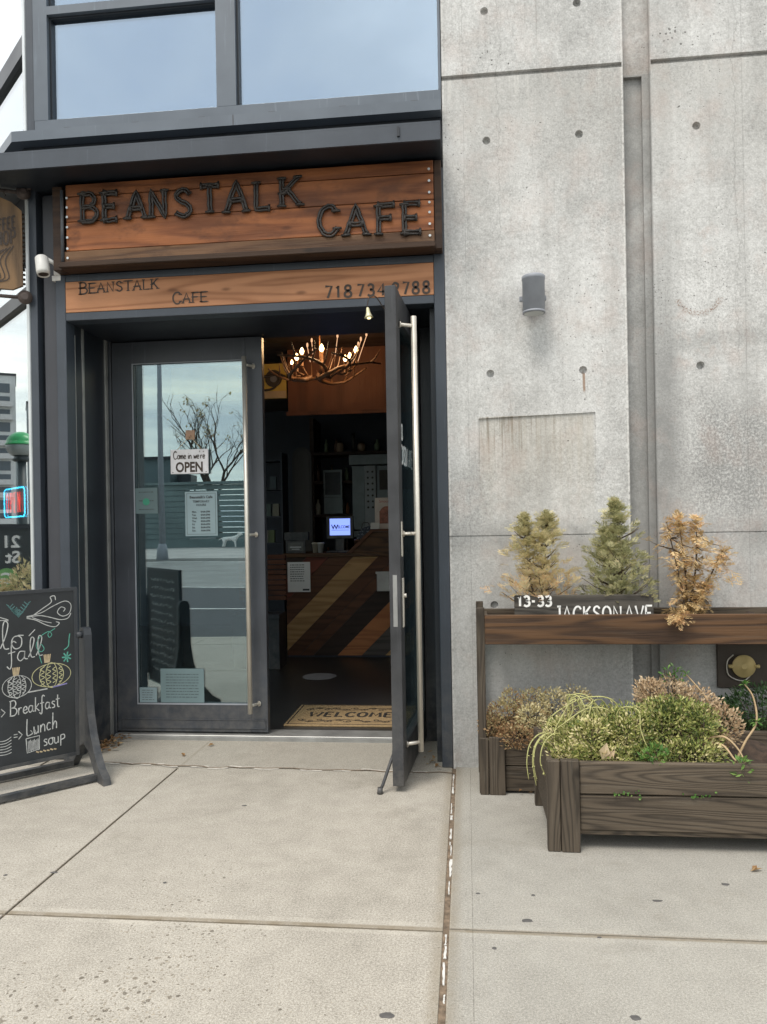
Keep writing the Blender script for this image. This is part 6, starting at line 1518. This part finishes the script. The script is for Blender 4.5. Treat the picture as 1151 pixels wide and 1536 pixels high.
m = MB(); m.text('21', .26, tm(-.02, 1.26), bold=.006); m.text('St', .26, tm(-.02, 1.02), bold=.006); m.build('station_lettering', M['decal'], se)
m = MB(); c = SE(.18, .002, .78); m.lathe(c, [(.16, 0), (.16, .004)], (.88, -.47, 0), 24); m.build('route_disc', mat_plain('route_green', (.16, .36, .12), .5), se)
m = MB(); m.text('G', .24, plane_M(SE(.18, .008, .70), (dx, dy, 0), (0, 0, 1)), bold=.006, align='CENTER'); m.build('route_letter', M['decal'], se)
def bal_block(name, cx, cy, ax, w_, d_, h_, col_, label, seed):
    """apartment block facing back along its view line, every storey with slab and balcony"""
    th = thing(name, (cx, cy, 0), label, 'building'); A = Vector((math.cos(ax), math.sin(ax), 0)); N = Vector((math.sin(ax), -math.cos(ax), 0))
    def W(a, o, z): v = Vector((cx, cy, 0))+A*a+N*o; return (v.x, v.y, z)
    def wb(m, a0, o0, z0, a1, o1, z1): m.prism([W(a0, o0, z0), W(a1, o0, z0), W(a1, o1, z0), W(a0, o1, z0)], (0, 0, z1-z0))
    m = MB(); wb(m, -w_/2, -d_, 0, w_/2, 0, h_); m.build('wall', col_, th)
    m = MB(); n = int(h_/2.9); nb_ = max(2, int(w_/4.2))
    g_ = MB(); rnd = random.Random(seed)
    for i in range(n):
        for k in range(nb_):
            a = -w_/2+(k+.5)*w_/nb_; z_ = .5+i*2.9
            wb(g_, a-1.2, 0, z_+.2, a+1.2, .05, z_+2.3)
            if (k+i) % 3 != 2: wb(m, a-1.7, .05, z_-.1, a+1.7, 1.4, z_+.05); wb(m, a-1.7, 1.3, z_+.05, a+1.7, 1.4, z_+1.05)
    m.build('balcony', mat_plain('pale_slab', (.42, .44, .45), .8), th); g_.build('window', mat_plain('dark_window', (.05, .07, .09), .2), th)
    m = MB(); wb(m, -w_/2-.2, -d_-.2, h_, w_/2+.2, .2, h_+.5); wb(m, -w_/4, -d_*.6, h_+.5, -w_/4+3, -d_*.3, h_+2.2); m.build('roof', M['steel'], th)
ang = math.atan2(.88, .47)
AP = (-166.63, 86.64)
bal_block('apartment_block', AP[0]+.47*9.7, AP[1]+.88*9.7, ang, 19, 14, 36.5, mat_plain('pale_render', (.42, .45, .46), .8, 0, .15, .3), 'pale balconied apartment tower, tallest beside the slanted glass corner', 1)
bal_block('apartment_block', AP[0]-.47*11-9, AP[1]-.88*11+4.5, ang, 18, 12, 32.0, mat_plain('grey_render', (.22, .24, .25), .8, 0, .15, .3), 'grey apartment block next to the pale tower', 2)
bal_block('apartment_block', -70, 75.0, ang, 22, 10, 13.0, mat_plain('brown_render', (.16, .12, .10), .8, 0, .15, .3), 'brown low apartment block beyond the pale one', 3)
bare_tree('bare_tree', (-34, 23.5, 0), 8, 1.1, 'small reddish street tree beyond the subway entrance', 8, (.05, 0), 5, True, .15)
bush('street_shrub', 'conifer_a', [(-8.45, 2.95, .55, .34, .34, .48, 2, .35), (-8.2, 3.5, .5, .3, .3, .42, 1.3, .55)], 1800, .09, 'yellowish evergreen shrub by the slanted window', seed=41, base=(-8.4, 3.0, 0), stem='bark', nst=20)
# parked car
cr = thing('parked_car', (-29.6, 13.9, 0), 'silver hatchback parked by the far kerb', 'car')
m = MB(); ax_ = Vector((.47, .88, 0)); pr = [(-2.1, .35), (-2.15, .8), (-1.9, 1.0), (-1.2, 1.05), (-.6, 1.5), (.9, 1.52), (1.7, 1.1), (2.1, .95), (2.1, .35)]
m.prism([(-29.6+ax_.x*a+.8, 13.9+ax_.y*a-.4, z) for a, z in pr], (-1.5, .8, 0)); m.build('body', mat_plain('silver_paint', (.36, .38, .40), .3, .4), cr)
m = MB(); pr = [(-1.1, 1.06), (-.55, 1.44), (.85, 1.45), (1.5, 1.08)]; m.prism([(-29.6+ax_.x*a+.815, 13.9+ax_.y*a-.408, z) for a, z in pr], (-1.53, .816, 0)); m.build('windows', mat_plain('car_glass', (.03, .04, .05), .15), cr)
for a in (-1.35, 1.35):
    for o in (0, 1):
        m = MB(); m.lathe((-29.6+ax_.x*a+(.82 if o == 0 else -.75), 13.9+ax_.y*a+(-.41 if o == 0 else .45), .33), [(.33, -.1), (.33, .1)], (.88, -.47, 0), 18); m.build('wheel', M['ink'], cr)
